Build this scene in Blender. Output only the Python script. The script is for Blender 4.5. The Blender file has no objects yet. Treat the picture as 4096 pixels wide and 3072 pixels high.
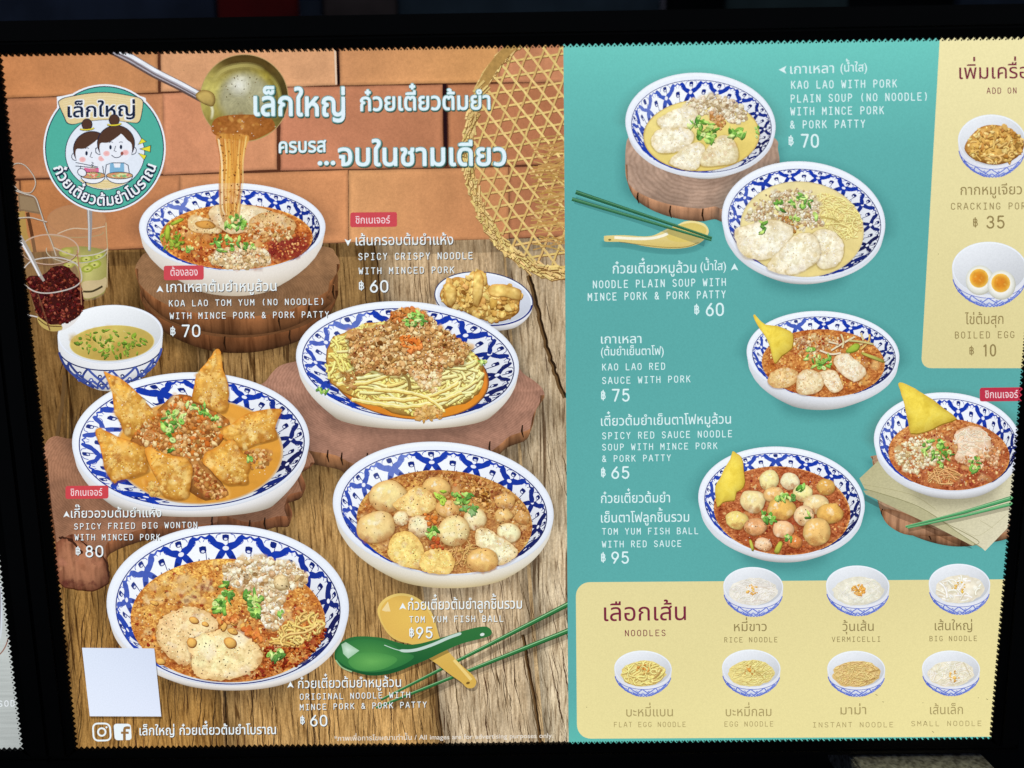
import bpy, math, random
import numpy as np
from mathutils import Matrix, Vector
from mathutils.geometry import tessellate_polygon, interpolate_bezier
random.seed(7)
rnd = random.random
PI = math.pi
scn = bpy.context.scene
COL = scn.collection

# ------------------------------------------------------------------ camera, world, exposure
BW, BH = 1.2, 0.868                      # size of the printed sheet in metres
CAM_LOC = np.array([0.58616 - BW/2, -0.88963, BH - 0.25992])
CAM_R = np.array([0.99988, 0.003337, -0.0148677])
CAM_F = np.array([-0.005466, 0.98934, -0.14555])
CAM_F = CAM_F/np.linalg.norm(CAM_F)
CAM_R = CAM_R - CAM_F*(CAM_R@CAM_F); CAM_R /= np.linalg.norm(CAM_R)
CAM_U = np.cross(CAM_R, CAM_F)
FPX = 2950.0
cam_d = bpy.data.cameras.new("camera"); cam = bpy.data.objects.new("camera", cam_d); COL.objects.link(cam)
M = Matrix.Identity(4)
for i in range(3):
    M[i][0] = CAM_R[i]; M[i][1] = CAM_U[i]; M[i][2] = -CAM_F[i]; M[i][3] = CAM_LOC[i]
cam.matrix_world = M
cam_d.sensor_width = 36.0; cam_d.lens = 36.0*FPX/4096.0
cam_d.clip_start = 0.02; cam_d.clip_end = 100
cam_d.dof.use_dof = True; cam_d.dof.focus_distance = 0.93; cam_d.dof.aperture_fstop = 2.2
scn.camera = cam
world = bpy.data.worlds.new("World"); scn.world = world; world.use_nodes = True
world.node_tree.nodes['Background'].inputs[0].default_value = (0.75, 0.85, 1.0, 1)
world.node_tree.nodes['Background'].inputs[1].default_value = 0.05
scn.view_settings.view_transform = 'Standard'; scn.view_settings.look = 'None'
scn.view_settings.exposure = 0; scn.view_settings.gamma = 1
scn.cycles.max_bounces = 6; scn.cycles.transparent_max_bounces = 160

# ------------------------------------------------------------------ colour and materials
def lin1(c):
    c = max(0.0, min(1.0, c/255.0))
    return c/12.92 if c <= 0.04045 else ((c+0.055)/1.055)**2.4
def lin(c): return (lin1(c[0]), lin1(c[1]), lin1(c[2]))
def mixc(a, b, t): return tuple(a[i]*(1-t)+b[i]*t for i in range(3))
def mul(c, k): return tuple(max(0, min(255, x*k)) for x in c)
def warm(c, k): return (max(0, min(255, c[0]*k**.75)), max(0, min(255, c[1]*k)), max(0, min(255, c[2]*k**1.4)))
def jit(c, a=10):
    d = random.uniform(-a, a); return tuple(max(0, min(255, x+d+random.uniform(-a, a)*.35)) for x in c)

MATS = {}
def nt_new(name):
    m = bpy.data.materials.new(name); m.use_nodes = True; nt = m.node_tree; nt.nodes.clear()
    return m, nt
def print_mat(name, layers=(), soft=False, grain=0.05):
    """back-lit printed film: ink colour attribute x procedural ink texture.
    layers: (kind, scale xyz, detail, distortion, ramp stops [(pos, rgb multiplier)])"""
    if name in MATS: return MATS[name]
    m, nt = nt_new(name); N = nt.nodes; L = nt.links
    out = N.new('ShaderNodeOutputMaterial'); em = N.new('ShaderNodeEmission')
    at = N.new('ShaderNodeAttribute'); at.attribute_name = 'ink'
    tc = N.new('ShaderNodeTexCoord')
    cur = at.outputs['Color']
    def mulnode(a, b):
        x = N.new('ShaderNodeVectorMath'); x.operation = 'MULTIPLY'; L.new(a, x.inputs[0]); L.new(b, x.inputs[1]); return x.outputs[0]
    for kind, sc, det, dist, stops in layers:
        mp = N.new('ShaderNodeMapping'); L.new(tc.outputs['Object'], mp.inputs[0])
        if len(sc) == 3: mp.inputs['Scale'].default_value = sc
        else:
            mp.vector_type = 'TEXTURE'; mp.inputs['Location'].default_value = (sc[3], 0, sc[4]); mp.inputs['Scale'].default_value = (1/sc[0], 1/sc[1], 1/sc[2])
        if kind == 'noise':
            t = N.new('ShaderNodeTexNoise'); t.inputs['Scale'].default_value = 1; t.inputs['Detail'].default_value = det; t.inputs['Distortion'].default_value = dist; o = t.outputs[0]
        elif kind == 'cell':
            t = N.new('ShaderNodeTexVoronoi'); t.inputs['Scale'].default_value = 1; t.inputs['Randomness'].default_value = 1; o = t.outputs['Distance']
        elif kind == 'cellcol':
            t = N.new('ShaderNodeTexVoronoi'); t.inputs['Scale'].default_value = 1; o = t.outputs['Color']
        elif kind == 'ring':
            t = N.new('ShaderNodeTexWave'); t.wave_type = 'RINGS'; t.rings_direction = 'SPHERICAL'; t.inputs['Scale'].default_value = 1
            t.inputs['Distortion'].default_value = dist; t.inputs['Detail'].default_value = det; t.inputs['Detail Scale'].default_value = 1.4; o = t.outputs[1]
        L.new(mp.outputs[0], t.inputs['Vector'])
        r = N.new('ShaderNodeValToRGB'); L.new(o, r.inputs[0]); el = r.color_ramp.elements
        while len(el) < len(stops): el.new(0.5)
        for e, (p, c) in zip(el, stops): e.position = p; e.color = tuple(x*0.5 for x in c)+(1,)
        s = N.new('ShaderNodeVectorMath'); s.operation = 'SCALE'; s.inputs['Scale'].default_value = 2.0; L.new(r.outputs[0], s.inputs[0])
        cur = mulnode(cur, s.outputs[0])
    # fine leather-like grain of the film
    g = N.new('ShaderNodeTexNoise'); g.inputs['Scale'].default_value = 620; g.inputs['Detail'].default_value = 2; L.new(tc.outputs['Object'], g.inputs['Vector'])
    mr = N.new('ShaderNodeMapRange'); mr.inputs['From Min'].default_value = .25; mr.inputs['From Max'].default_value = .75
    mr.inputs['To Min'].default_value = 1-grain; mr.inputs['To Max'].default_value = 1+grain; L.new(g.outputs[0], mr.inputs[0])
    s = N.new('ShaderNodeVectorMath'); s.operation = 'SCALE'; L.new(cur, s.inputs[0]); L.new(mr.outputs[0], s.inputs['Scale'])
    L.new(s.outputs[0], em.inputs[0]); em.inputs[1].default_value = 1.0
    if soft:
        tr = N.new('ShaderNodeBsdfTransparent'); mx = N.new('ShaderNodeMixShader')
        L.new(at.outputs['Alpha'], mx.inputs[0]); L.new(tr.outputs[0], mx.inputs[1]); L.new(em.outputs[0], mx.inputs[2]); L.new(mx.outputs[0], out.inputs[0])
    else: L.new(em.outputs[0], out.inputs[0])
    m.cycles.emission_sampling = 'NONE'
    MATS[name] = m; return m
def g3(a, b, c=None): return [(0.3, (a,)*3), (0.7, (b,)*3)] if c is None else [(0.25, (a,)*3), (0.5, (b,)*3), (0.75, (c,)*3)]
FLAT = print_mat('printed_ink')
SOFT = print_mat('soft_printed_shadow', soft=True)
SOFTF = print_mat('soft_printed_food', [('noise', (300, 300, 300), 3, .3, g3(.88, 1.12))], soft=True, grain=.06)
BRICKM = print_mat('printed_terracotta', [('noise', (9, 9, 9), 4, .8, [(0.3, (1.02, .96, .90)), (0.7, (1.34, 1.27, 1.20))]), ('noise', (50, 50, 50), 5, .3, g3(.94, 1.06)), ('noise', (240, 240, 240), 4, 0, g3(.93, 1.07))], grain=.10)
WOODM = print_mat('printed_weathered_wood', [
    ('noise', (300, 60, 26), 6, .5, [(0.30, (.34, .27, .22)), (0.43, (.82, .78, .72)), (0.55, (1.06, 1.05, 1.03)), (0.72, (1.36, 1.38, 1.38))]),
    ('noise', (120, 60, 5), 4, 1.2, [(0.33, (.30, .24, .2)), (0.38, (1, 1, 1)), (0.6, (1.0, .98, .94)), (0.75, (1.12, 1.14, 1.18))]),
    ('noise', (500, 60, 240), 2, 0, g3(.82, 1.2)),
    ('noise', (14, 14, 10), 3, 0, g3(.88, 1.32))], grain=.12)
SIDEM = print_mat('printed_bark_side', [('noise', (110, 110, 14), 5, 1, [(0.3, (.45, .4, .38)), (0.5, (1, 1, 1)), (0.75, (1.3, 1.3, 1.3))])], grain=.08)
MINCE = print_mat('printed_minced_meat', [('noise', (420, 420, 420), 3, .4, [(0.3, (.86, .80, .70)), (0.5, (1, 1, 1)), (0.72, (1.12, 1.14, 1.18))])], grain=.08)
MEAT = print_mat('printed_pork', [('noise', (150, 150, 150), 5, .8, [(0.30, (.80, .74, .62)), (0.46, (1.02, 1.01, .98)), (0.66, (1.18, 1.19, 1.22))]), ('cell', (300, 300, 300), 0, 0, [(0.05, (1.06, 1.06, 1.07)), (0.8, (.90, .87, .82))])], grain=.06)
BALLM = print_mat('printed_fish_ball', [('noise', (170, 170, 170), 5, .3, g3(.87, 1.08))], grain=.06)
FRIED = print_mat('printed_fried_pastry', [('cell', (190, 190, 190), 0, 0, [(0.0, (1.3, 1.28, 1.15)), (0.25, (1.02, 1, 1)), (0.75, (.85, .78, .66))]), ('noise', (70, 70, 70), 4, .8, [(0.3, (.72, .6, .45)), (0.5, (1, 1, 1)), (0.7, (1.12, 1.15, 1.2))])], grain=.06)
CHILI = print_mat('printed_chili_broth', [
    ('noise', (230, 120, 330), 4, 1.2, [(0.32, (.50, .28, .22)), (0.43, (.96, .86, .78)), (0.53, (1.14, 1.25, 1.2)), (0.64, (1.6, 2.0, 2.0))]),
    ('noise', (45, 45, 60), 3, .6, [(0.35, (.84, .62, .52)), (0.52, (1.08, 1.12, 1.04)), (0.68, (1.25, 1.5, 1.4))]),
    ('cell', (260, 200, 330), 0, 0, [(0.0, (1.15, 1.3, 1.35)), (0.3, (1, 1, 1)), (0.8, (.8, .7, .62))])], grain=.08)
CLEAR = print_mat('printed_clear_broth', [('noise', (35, 35, 50), 4, .8, g3(.95, 1.14))], grain=.05)
CLOTH = print_mat('printed_napkin', [('noise', (300, 300, 500), 2, 0, g3(.93, 1.05))], grain=.06)
TEALM = print_mat('printed_teal_ground', [('noise', (3, 3, 3), 2, 0, g3(.97, 1.03))], grain=.05)
def disc_mat(name, cx, cy, k, freq=95):
    q = PP(np.array([[cx, cy]]), 0)[0]
    return print_mat(name, [('ring', (freq, freq, freq*k, q[0], q[2]), 4, 5.0, [(0.0, (.88, .86, .84)), (0.5, (1, 1, 1)), (1.0, (1.07, 1.07, 1.07))]),
        ('noise', (22, 22, 30), 5, .8, g3(.78, 1.2)), ('noise', (180, 180, 180), 4, 0, g3(.88, 1.1))], grain=.07)
def pbr(name, col, rough=.5, metal=0, noise=None):
    m, nt = nt_new(name); N = nt.nodes; L = nt.links
    out = N.new('ShaderNodeOutputMaterial'); b = N.new('ShaderNodeBsdfPrincipled'); L.new(b.outputs[0], out.inputs[0])
    b.inputs['Roughness'].default_value = rough; b.inputs['Metallic'].default_value = metal
    tc = N.new('ShaderNodeTexCoord'); t = N.new('ShaderNodeTexNoise'); L.new(tc.outputs['Object'], t.inputs[0])
    sc, a, c2 = noise or (40, .1, None)
    t.inputs['Scale'].default_value = sc; t.inputs['Detail'].default_value = 5
    r = N.new('ShaderNodeValToRGB'); L.new(t.outputs[0], r.inputs[0]); r.color_ramp.elements[0].position = .35; r.color_ramp.elements[1].position = .65
    r.color_ramp.elements[0].color = tuple(x*(1-a) for x in col)+(1,); r.color_ramp.elements[1].color = (c2 or tuple(x*(1+a) for x in col))+(1,)
    L.new(r.outputs[0], b.inputs['Base Color']); return m

# ------------------------------------------------------------------ points on the sheet
def PP(pts, depth):
    """points traced on the sheet -> 3D points on the sheet's plane (y = -depth)"""
    pts = np.asarray(pts, float); d = CAM_F[None, :] + CAM_R[None, :]*((pts[:, 0:1]-2048)/FPX) - CAM_U[None, :]*((pts[:, 1:2]-1536)/FPX)
    t = (-np.asarray(depth) - CAM_LOC[1])/d[:, 1]
    return CAM_LOC[None, :] + d*t[:, None]
board2 = None
CUR = [0.0]                               # running height of the print layers above the diffuser
def put(o, **kw):
    for k, v in kw.items():
        if v is not None: o[k] = v
    return o
class Art:
    """one printed piece: coloured outlines on the sheet, built as one mesh"""
    def __init__(s, name, parent=None, mat=None, label=None, kind=None):
        s.name, s.parent, s.mat, s.label, s.kind = name, parent, mat or FLAT, label, kind
        s.v = []; s.c = []; s.f = []; s.k = 0; s.mod = 70; CUR[0] += 6e-6; s.base = CUR[0]
    def dep(s): s.k += 1; d = s.base + (s.k if s.k < 24 else 24+(s.k-24) % s.mod)*1.2e-6; CUR[0] = max(CUR[0], d); return d
    def add(s, pts, cols, faces, al=None):
        d = s.dep(); n = len(s.v)
        for i, p in enumerate(pts):
            s.v.append((p[0], p[1], d)); c = cols[i] if isinstance(cols, list) else cols
            s.c.append(lin(c)+((al[i] if isinstance(al, list) else (1.0 if al is None else al)),))
        for f in faces: s.f.append(tuple(n+i for i in f))
    def ngon(s, pts, col, al=None): s.add(pts, col, [tuple(range(len(pts)))], al); return s
    def fan(s, pts, cc, ec, al=None):
        cx = sum(p[0] for p in pts)/len(pts); cy = sum(p[1] for p in pts)/len(pts); n = len(pts)
        ecl = ec if isinstance(ec, list) else [ec]*n
        s.add([(cx, cy)]+list(pts), [cc]+ecl, [(0, 1+i, 1+(i+1) % n) for i in range(n)], al); return s
    def ribbon(s, pts, w, col, closed=False, al=None, col2=None):
        n = len(pts)
        if n < 2: return s
        if isinstance(w, list): w = list(np.interp(np.linspace(0, 1, n), np.linspace(0, 1, len(w)), w))
        L_, R_, cs = [], [], []
        for i, p in enumerate(pts):
            a = pts[(i-1) % n] if (closed or i > 0) else p; b = pts[(i+1) % n] if (closed or i < n-1) else p
            dx, dy = b[0]-a[0], b[1]-a[1]; l = math.hypot(dx, dy) or 1; ww = (w[i] if isinstance(w, list) else w)/2
            L_.append((p[0]-dy/l*ww, p[1]+dx/l*ww)); R_.append((p[0]+dy/l*ww, p[1]-dx/l*ww)); cs.append(col[i] if isinstance(col, list) else col)
        m = n if closed else n-1
        c2 = cs if col2 is None else [col2]*n
        s.add(L_+R_, cs+c2, [(i, (i+1) % n, n+(i+1) % n, n+i) for i in range(m)], al); return s
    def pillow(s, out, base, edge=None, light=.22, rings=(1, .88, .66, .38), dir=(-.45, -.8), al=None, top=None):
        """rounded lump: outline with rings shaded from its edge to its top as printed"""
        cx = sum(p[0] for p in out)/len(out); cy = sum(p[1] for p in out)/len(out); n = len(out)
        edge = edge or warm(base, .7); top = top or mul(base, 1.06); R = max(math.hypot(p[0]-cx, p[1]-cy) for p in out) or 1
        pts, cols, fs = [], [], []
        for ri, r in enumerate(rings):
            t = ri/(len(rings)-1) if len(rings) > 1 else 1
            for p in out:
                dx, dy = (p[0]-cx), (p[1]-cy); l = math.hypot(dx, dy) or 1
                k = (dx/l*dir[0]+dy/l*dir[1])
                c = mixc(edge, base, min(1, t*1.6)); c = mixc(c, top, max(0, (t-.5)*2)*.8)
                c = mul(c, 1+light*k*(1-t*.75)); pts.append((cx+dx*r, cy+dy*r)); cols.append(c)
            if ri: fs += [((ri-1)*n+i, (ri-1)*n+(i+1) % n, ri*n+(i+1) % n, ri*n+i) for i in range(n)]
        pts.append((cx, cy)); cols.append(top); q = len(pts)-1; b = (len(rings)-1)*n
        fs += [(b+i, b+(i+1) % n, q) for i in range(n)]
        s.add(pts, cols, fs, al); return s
    def build(s):
        if not s.v: return None
        a = np.array(s.v); P3 = PP(a[:, :2], a[:, 2])
        if s.parent is not board2:
            P3[:, 0] = np.clip(P3[:, 0], -BW/2-.002, BW/2+.002); P3[:, 2] = np.clip(P3[:, 2], -.002, BH+.002)
        me = bpy.data.meshes.new(s.name); me.from_pydata(P3.tolist(), [], s.f)
        ca = me.color_attributes.new('ink', 'FLOAT_COLOR', 'POINT'); ca.data.foreach_set('color', np.array(s.c, dtype=np.float32).ravel())
        me.materials.append(s.mat); o = bpy.data.objects.new(s.name, me); COL.objects.link(o)
        if s.parent: o.parent = s.parent
        put(o, label=s.label, kind=s.kind); return o
def ell(cx, cy, rx, ry, rot=0, n=72, a0=0, a1=360, irr=0):
    r = math.radians(rot); out = []; N_ = n if a1-a0 >= 360 else n+1
    for i in range(N_):
        a = math.radians(a0+(a1-a0)*i/n); k = 1+random.uniform(-irr, irr); x, y = rx*k*math.cos(a), ry*k*math.sin(a)
        out.append((cx+x*math.cos(r)-y*math.sin(r), cy+x*math.sin(r)+y*math.cos(r)))
    return out
def sm(pts, k=5, closed=True):
    n = len(pts); out = []
    for i in range(n if closed else n-1):
        g = lambda j: pts[j % n] if closed else pts[max(0, min(n-1, j))]
        p0, p1, p2, p3 = g(i-1), g(i), g(i+1), g(i+2)
        for q in range(k):
            t = q/k; out.append(tuple(.5*((2*p1[j])+(-p0[j]+p2[j])*t+(2*p0[j]-5*p1[j]+4*p2[j]-p3[j])*t*t+(-p0[j]+3*p1[j]-3*p2[j]+p3[j])*t**3) for j in (0, 1)))
    if not closed: out.append(pts[-1])
    return out
def rough(pts, a): return [(p[0]+random.uniform(-a, a), p[1]+random.uniform(-a, a)) for p in pts]
def shift(pts, dx, dy): return [(p[0]+dx, p[1]+dy) for p in pts]
def T(off, pts): return [(off[0]+p[0]/2.011, off[1]+p[1]/2.011) for p in pts]   # tracing units -> sheet units
def inside(poly, x, y):
    c = False; j = len(poly)-1
    for i in range(len(poly)):
        if (poly[i][1] > y) != (poly[j][1] > y) and x < (poly[j][0]-poly[i][0])*(y-poly[i][1])/(poly[j][1]-poly[i][1])+poly[i][0]: c = not c
        j = i
    return c
def samples(poly, n, sort=True):
    xs = [p[0] for p in poly]; ys = [p[1] for p in poly]; out = []; t = 0
    while len(out) < n and t < n*30:
        t += 1; x = random.uniform(min(xs), max(xs)); y = random.uniform(min(ys), max(ys))
        if inside(poly, x, y): out.append((x, y))
    if sort: out.sort(key=lambda p: p[1])
    return out
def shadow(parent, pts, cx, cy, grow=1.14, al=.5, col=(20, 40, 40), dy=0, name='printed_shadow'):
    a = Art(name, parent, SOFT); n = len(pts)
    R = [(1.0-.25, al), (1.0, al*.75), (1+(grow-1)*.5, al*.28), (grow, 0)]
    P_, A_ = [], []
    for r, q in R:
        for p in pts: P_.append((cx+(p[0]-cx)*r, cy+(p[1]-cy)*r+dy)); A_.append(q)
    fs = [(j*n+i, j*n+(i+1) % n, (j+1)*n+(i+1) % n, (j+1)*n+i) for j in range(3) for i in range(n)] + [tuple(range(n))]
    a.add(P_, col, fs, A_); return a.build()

# ------------------------------------------------------------------ food pieces
def crumbs(name, parent, poly, n, pal, size=(6, 12), mat=None, shade=.62, asp=(.7, 1), kind='stuff', label=None):
    if name == 'minced_pork':
        mottle(parent, poly, max(6, n//7), [warm(c, .92) for c in pal], (size[1], size[1]*2.2), (.6, .95)); shade = min(.8, shade+.12)
    a = Art(name, parent, mat or MINCE, label, kind)
    for x, y in samples(poly, n):
        r = size[0]*.7+(size[1]*1.08-size[0]*.7)*rnd()**1.6; c = jit(random.choice(pal), 12); q = ell(x, y, r, r*random.uniform(asp[0]*.85, asp[1]), random.uniform(0, 180), 7, irr=.36)
        if shade: a.fan(shift([(x+(p[0]-x)*1.06, y+(p[1]-y)*1.06) for p in q], .8, r*.26), warm(c, shade), warm(c, shade*.92))
        a.fan(q, mul(c, 1.10), [mul(c, 1.02) if p[1] < y else warm(c, .84) for p in q])
    return a.build()
def herbs(parent, poly, n, size=(8, 15), pal=((132, 184, 84), (104, 158, 70), (170, 206, 110), (84, 136, 60), (196, 222, 140)), name='chopped_herbs'):
    a = Art(name, parent, MEAT, None, 'stuff')
    for x, y in samples(poly, n):
        r = random.uniform(*size); c = jit(random.choice(pal), 12); rot = random.uniform(0, 180); k = rnd()
        if k < .35:
            q = ell(x, y, r*.75, r*.55, rot, 9); a.fan(shift(q, .8, 2), mul(c, .52), mul(c, .52)); a.fan(q, mul(c, 1.25), c); a.fan(ell(x, y, r*.33, r*.22, rot, 7), mul(c, .75), mul(c, .9))
        else:
            q = ell(x, y, r*1.15, r*random.uniform(.28, .6), rot, 8, irr=.3); a.fan(shift(q, .8, 2), mul(c, .55), mul(c, .55)); a.fan(q, mul(c, 1.2), [mul(c, 1.08 if p[1] < y else .72) for p in q])
    return a.build()
def flakes(parent, poly, n, pal=((60, 18, 14), (120, 30, 20), (40, 16, 14)), size=(1.5, 4), name='chili_flakes'):
    a = Art(name, parent, FLAT, None, 'stuff')
    for x, y in samples(poly, n, False):
        r = random.uniform(*size); c = jit(random.choice(pal), 10); a.ngon(ell(x, y, r, r*.6, random.uniform(0, 180), 5, irr=.3), c)
    return a.build()
def noodles(parent, poly, n, w=(5, 8), base=(235, 205, 120), length=(60, 160), curl=.5, drift=None, name='noodles', sort=True, kind='stuff', dark=.55):
    a = Art(name, parent, BALLM, None, kind)
    for x, y in samples(poly, n, sort):
        L_ = random.uniform(*length); ang = random.uniform(0, 2*PI) if drift is None else math.radians(drift+random.gauss(0, 22)); k = random.gauss(0, curl); pts = [(x, y)]; st = 9.0
        for i in range(int(L_/st)):
            ang += k*st/30+random.gauss(0, .10); nx, ny = pts[-1][0]+math.cos(ang)*st, pts[-1][1]+math.sin(ang)*st*.75
            if not inside(poly, nx, ny): break
            pts.append((nx, ny))
        if len(pts) < 3: continue
        ww = random.uniform(*w); c = jit(base, 14)
        a.ribbon(shift(pts, .5, ww*.3), ww+1.6, warm(c, dark)); a.ribbon(pts, ww, warm(c, .9)); a.ribbon(shift(pts, 0, -ww*.15), ww*.45, mul(c, 1.1))
    return a.build()
def mottle(parent, poly, n, pal, size=(10, 30), al=(.3, .7), name='soft_mottling', asp=(.5, 1)):
    a = Art(name, parent, SOFTF, None, 'stuff')
    for x, y in samples(poly, n, False):
        r = random.uniform(*size); c = jit(random.choice(pal), 8); q = ell(x, y, r, r*random.uniform(*asp), random.uniform(0, 180), 9, irr=.22); m = [(x+(p[0]-x)*.5, y+(p[1]-y)*.5) for p in q]; k = random.uniform(*al)
        a.add([(x, y)]+m+q, c, [(0, 1+i, 1+(i+1) % 9) for i in range(9)]+[(1+i, 1+(i+1) % 9, 10+(i+1) % 9, 10+i) for i in range(9)], [k]*10+[0]*9)
    return a.build()
def inset(poly, k):
    cx = sum(p[0] for p in poly)/len(poly); cy = sum(p[1] for p in poly)/len(poly); return [(cx+(p[0]-cx)*k, cy+(p[1]-cy)*k) for p in poly]
def halo(parent, out, col, al, grow=1.12, dx=0, dy=0, name='soft_edge'):
    a = Art(name, parent, SOFT); n = len(out); cx = sum(p[0] for p in out)/n; cy = sum(p[1] for p in out)/n
    f = lambda k: [(cx+(p[0]-cx)*k+dx, cy+(p[1]-cy)*k+dy) for p in out]
    a.add(f(.94)+f(1.02)+f(grow), col, [tuple(range(n))]+[(j*n+i, j*n+(i+1) % n, (j+1)*n+(i+1) % n, (j+1)*n+i) for j in range(2) for i in range(n)], [al]*n+[al*.8]*n+[0]*n); return a.build()
def glints(parent, poly, n, size=(1.2, 3.5), c=(255, 250, 232), al=(.5, .95)):
    return mottle(parent, poly, n, [c], size, al, 'wet_glints', (.4, .8))
def lump(name, parent, pts, base, mat=None, edge=None, light=.2, k=4, sh=.45, r=0, top=None, spots=None, label=None):
    out = sm(pts, k) if k > 1 else list(pts)
    if r: out = rough(out, r)
    a = Art(name, parent, mat or BALLM, label)
    cx = sum(p[0] for p in out)/len(out); cy = sum(p[1] for p in out)/len(out)
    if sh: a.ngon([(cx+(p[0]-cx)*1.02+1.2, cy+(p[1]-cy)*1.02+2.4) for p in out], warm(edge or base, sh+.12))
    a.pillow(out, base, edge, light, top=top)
    if spots:
        n, pal = spots
        for x, y in samples(out, n, False): rr = random.uniform(1.2, 3.6); a.ngon(ell(x, y, rr, rr*.6, random.uniform(0, 180), 5, irr=.2), random.choice(pal))
    return a.build()
def ball(parent, cx, cy, rx, ry, base=(228, 205, 150), name='fish_ball', irr=.05, edge=None, spots=None, r=.8, wet=(176, 110, 56), **kw):
    out = sm(ell(cx, cy, rx, ry, random.uniform(-15, 15), 11, irr=irr), 4); e = edge or warm(base, .78)
    halo(parent, out, warm(wet, .5), .55, 1.10, 1.5, 3); base = mul(base, 1.08)
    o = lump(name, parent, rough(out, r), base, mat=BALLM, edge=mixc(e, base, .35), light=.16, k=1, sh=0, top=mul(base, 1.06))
    inn = inset(out, .86)
    mottle(o, inn, 14, [mul(base, 1.1), warm(base, .92), mixc(base, (255, 248, 226), .6), mixc(base, (232, 184, 110), .5)], (rx*.12, rx*.4), (.25, .55))
    mottle(o, [(p[0], p[1]) for p in inset(out, .95) if p[1] > cy+ry*.35] or inn, 7, [wet], (rx*.2, rx*.42), (.2, .45), 'broth_stain')
    crumbs('surface_grain', o, inn, 26, [mul(base, 1.12), warm(base, .84), mul(base, .95)], (.9, 2.4), FLAT, 0)
    mottle(o, ell(cx-rx*.2, cy-ry*.3, rx*.5, ry*.3), 6, [(255, 250, 226)], (rx*.06, rx*.2), (.25, .6), 'wet_glints')
    if spots:
        sp_ = Art('pepper_specks', o, FLAT, None, 'stuff')
        for x, y in samples(out, spots[0], False): rr = random.uniform(1.2, 3.2); sp_.ngon(ell(x, y, rr, rr*.6, random.uniform(0, 180), 5, irr=.2), random.choice(spots[1]))
        sp_.build()
    return o
DKSPOT = [(70, 40, 20), (110, 50, 25), (50, 35, 20)]

# ------------------------------------------------------------------ bowls
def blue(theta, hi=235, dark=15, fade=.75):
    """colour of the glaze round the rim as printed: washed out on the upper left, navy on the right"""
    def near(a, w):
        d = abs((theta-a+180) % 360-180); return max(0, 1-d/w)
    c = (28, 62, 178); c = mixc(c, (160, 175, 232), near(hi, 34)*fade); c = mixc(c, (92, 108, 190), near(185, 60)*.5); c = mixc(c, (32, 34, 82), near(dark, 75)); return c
def epoint(E, th):
    r = math.radians(E[4]); x = E[2]*math.cos(th); y = E[3]*math.sin(th)
    return (E[0]+x*math.cos(r)-y*math.sin(r), E[1]+x*math.sin(r)+y*math.cos(r))
def rim_pattern(parent, Eo, Ei, N=14, phase=.0, hi=235, name='blue_glaze_pattern', fade=.75, deep=1.22):
    a = Art(name, parent, FLAT)
    def pt(u, v):
        th = 2*PI*(u+phase)/N; p, q = epoint(Eo, th), epoint(Ei, th); v = v*deep; return (p[0]+(q[0]-p[0])*v, p[1]+(q[1]-p[1])*v)
    sc = Eo[2]/440.0
    a.ribbon([epoint(Eo, 2*PI*i/96) for i in range(96)], 4.5*sc, [mixc(blue(360*i/96, hi), (25, 28, 80), .5) for i in range(96)], closed=True)
    for k in range(N):
        th = math.degrees(2*PI*(k+.5+phase)/N) % 360; c = blue(th, hi, fade=fade); navy = mixc(c, (22, 28, 84), .55)
        p, q = pt(k+.5, 0), pt(k+.5, 1); band = math.hypot(p[0]-q[0], p[1]-q[1])/deep; p2 = pt(k, 0); p3 = pt(k+1, 0); cell = math.hypot(p3[0]-p2[0], p3[1]-p2[1])
        if band < Eo[2]*.07: continue
        W = 20*sc*min(1, band/(Eo[2]*.20), cell/(Eo[2]*.40))
        def rb(uv, w, col): a.ribbon(sm([pt(k+.5+u, v) for u, v in uv], 4, False), w, col)
        for s_ in (-1, 1):
            rb([(0, .50), (s_*.10, .42), (s_*.22, .33), (s_*.30, .17), (s_*.36, .05)], [W*.9, W*1.5, W*1.2, W*1.3, W*.7], [mixc(c, navy, .25*rnd()) for _ in range(17)])
            rb([(s_*.34, .10), (s_*.42, .13), (s_*.50, .05)], [W*.8, W*.5, W*.3], c)
            rb([(0, .46), (s_*.09, .64), (s_*.18, .84), (s_*.22, 1.0)], [W*.9, W*1.35, W*1.2, W*.9], mixc(c, navy, .15))
            rb([(s_*.12, .72), (s_*.26, .88), (s_*.36, .86), (s_*.39, .76)], [W*.8, W*.6, W*.35, W*.15], navy)
            rb([(s_*.20, .16), (s_*.17, .06), (s_*.10, .03)], 3.0*sc, c); rb([(s_*.37, .20), (s_*.34, .30), (s_*.27, .36)], 2.6*sc, c); rb([(s_*.44, .16), (s_*.47, .24)], 2.4*sc, c)
        for (u, v, z) in ((0, .14, 1.0), (-.5, .48, 1.15)):
            q = [pt(k+.5+u+du*z, v+dv*z) for du, dv in ((-.065, -.08), (0, -.10), (.065, -.08), (.07, .03), (.05, .09), (0, .11), (-.05, .09), (-.07, .03))]
            a.ngon(q, navy); a.ngon([pt(k+.5+u+z*.036*math.cos(t*PI/4), v+z*(.05+.035*math.sin(t*PI/4))) for t in range(8)], (226, 232, 248))
            a.ribbon([pt(k+.5+u+.055*z, v-.02), pt(k+.5+u+.05*z, v+(.20 if u == 0 else .42))], 3.0*sc, navy)
        a.ngon([pt(k+.5+.07*math.cos(t*PI/5), .48+.075*math.sin(t*PI/5)) for t in range(10)], (240, 243, 252))
    return a.build()
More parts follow.
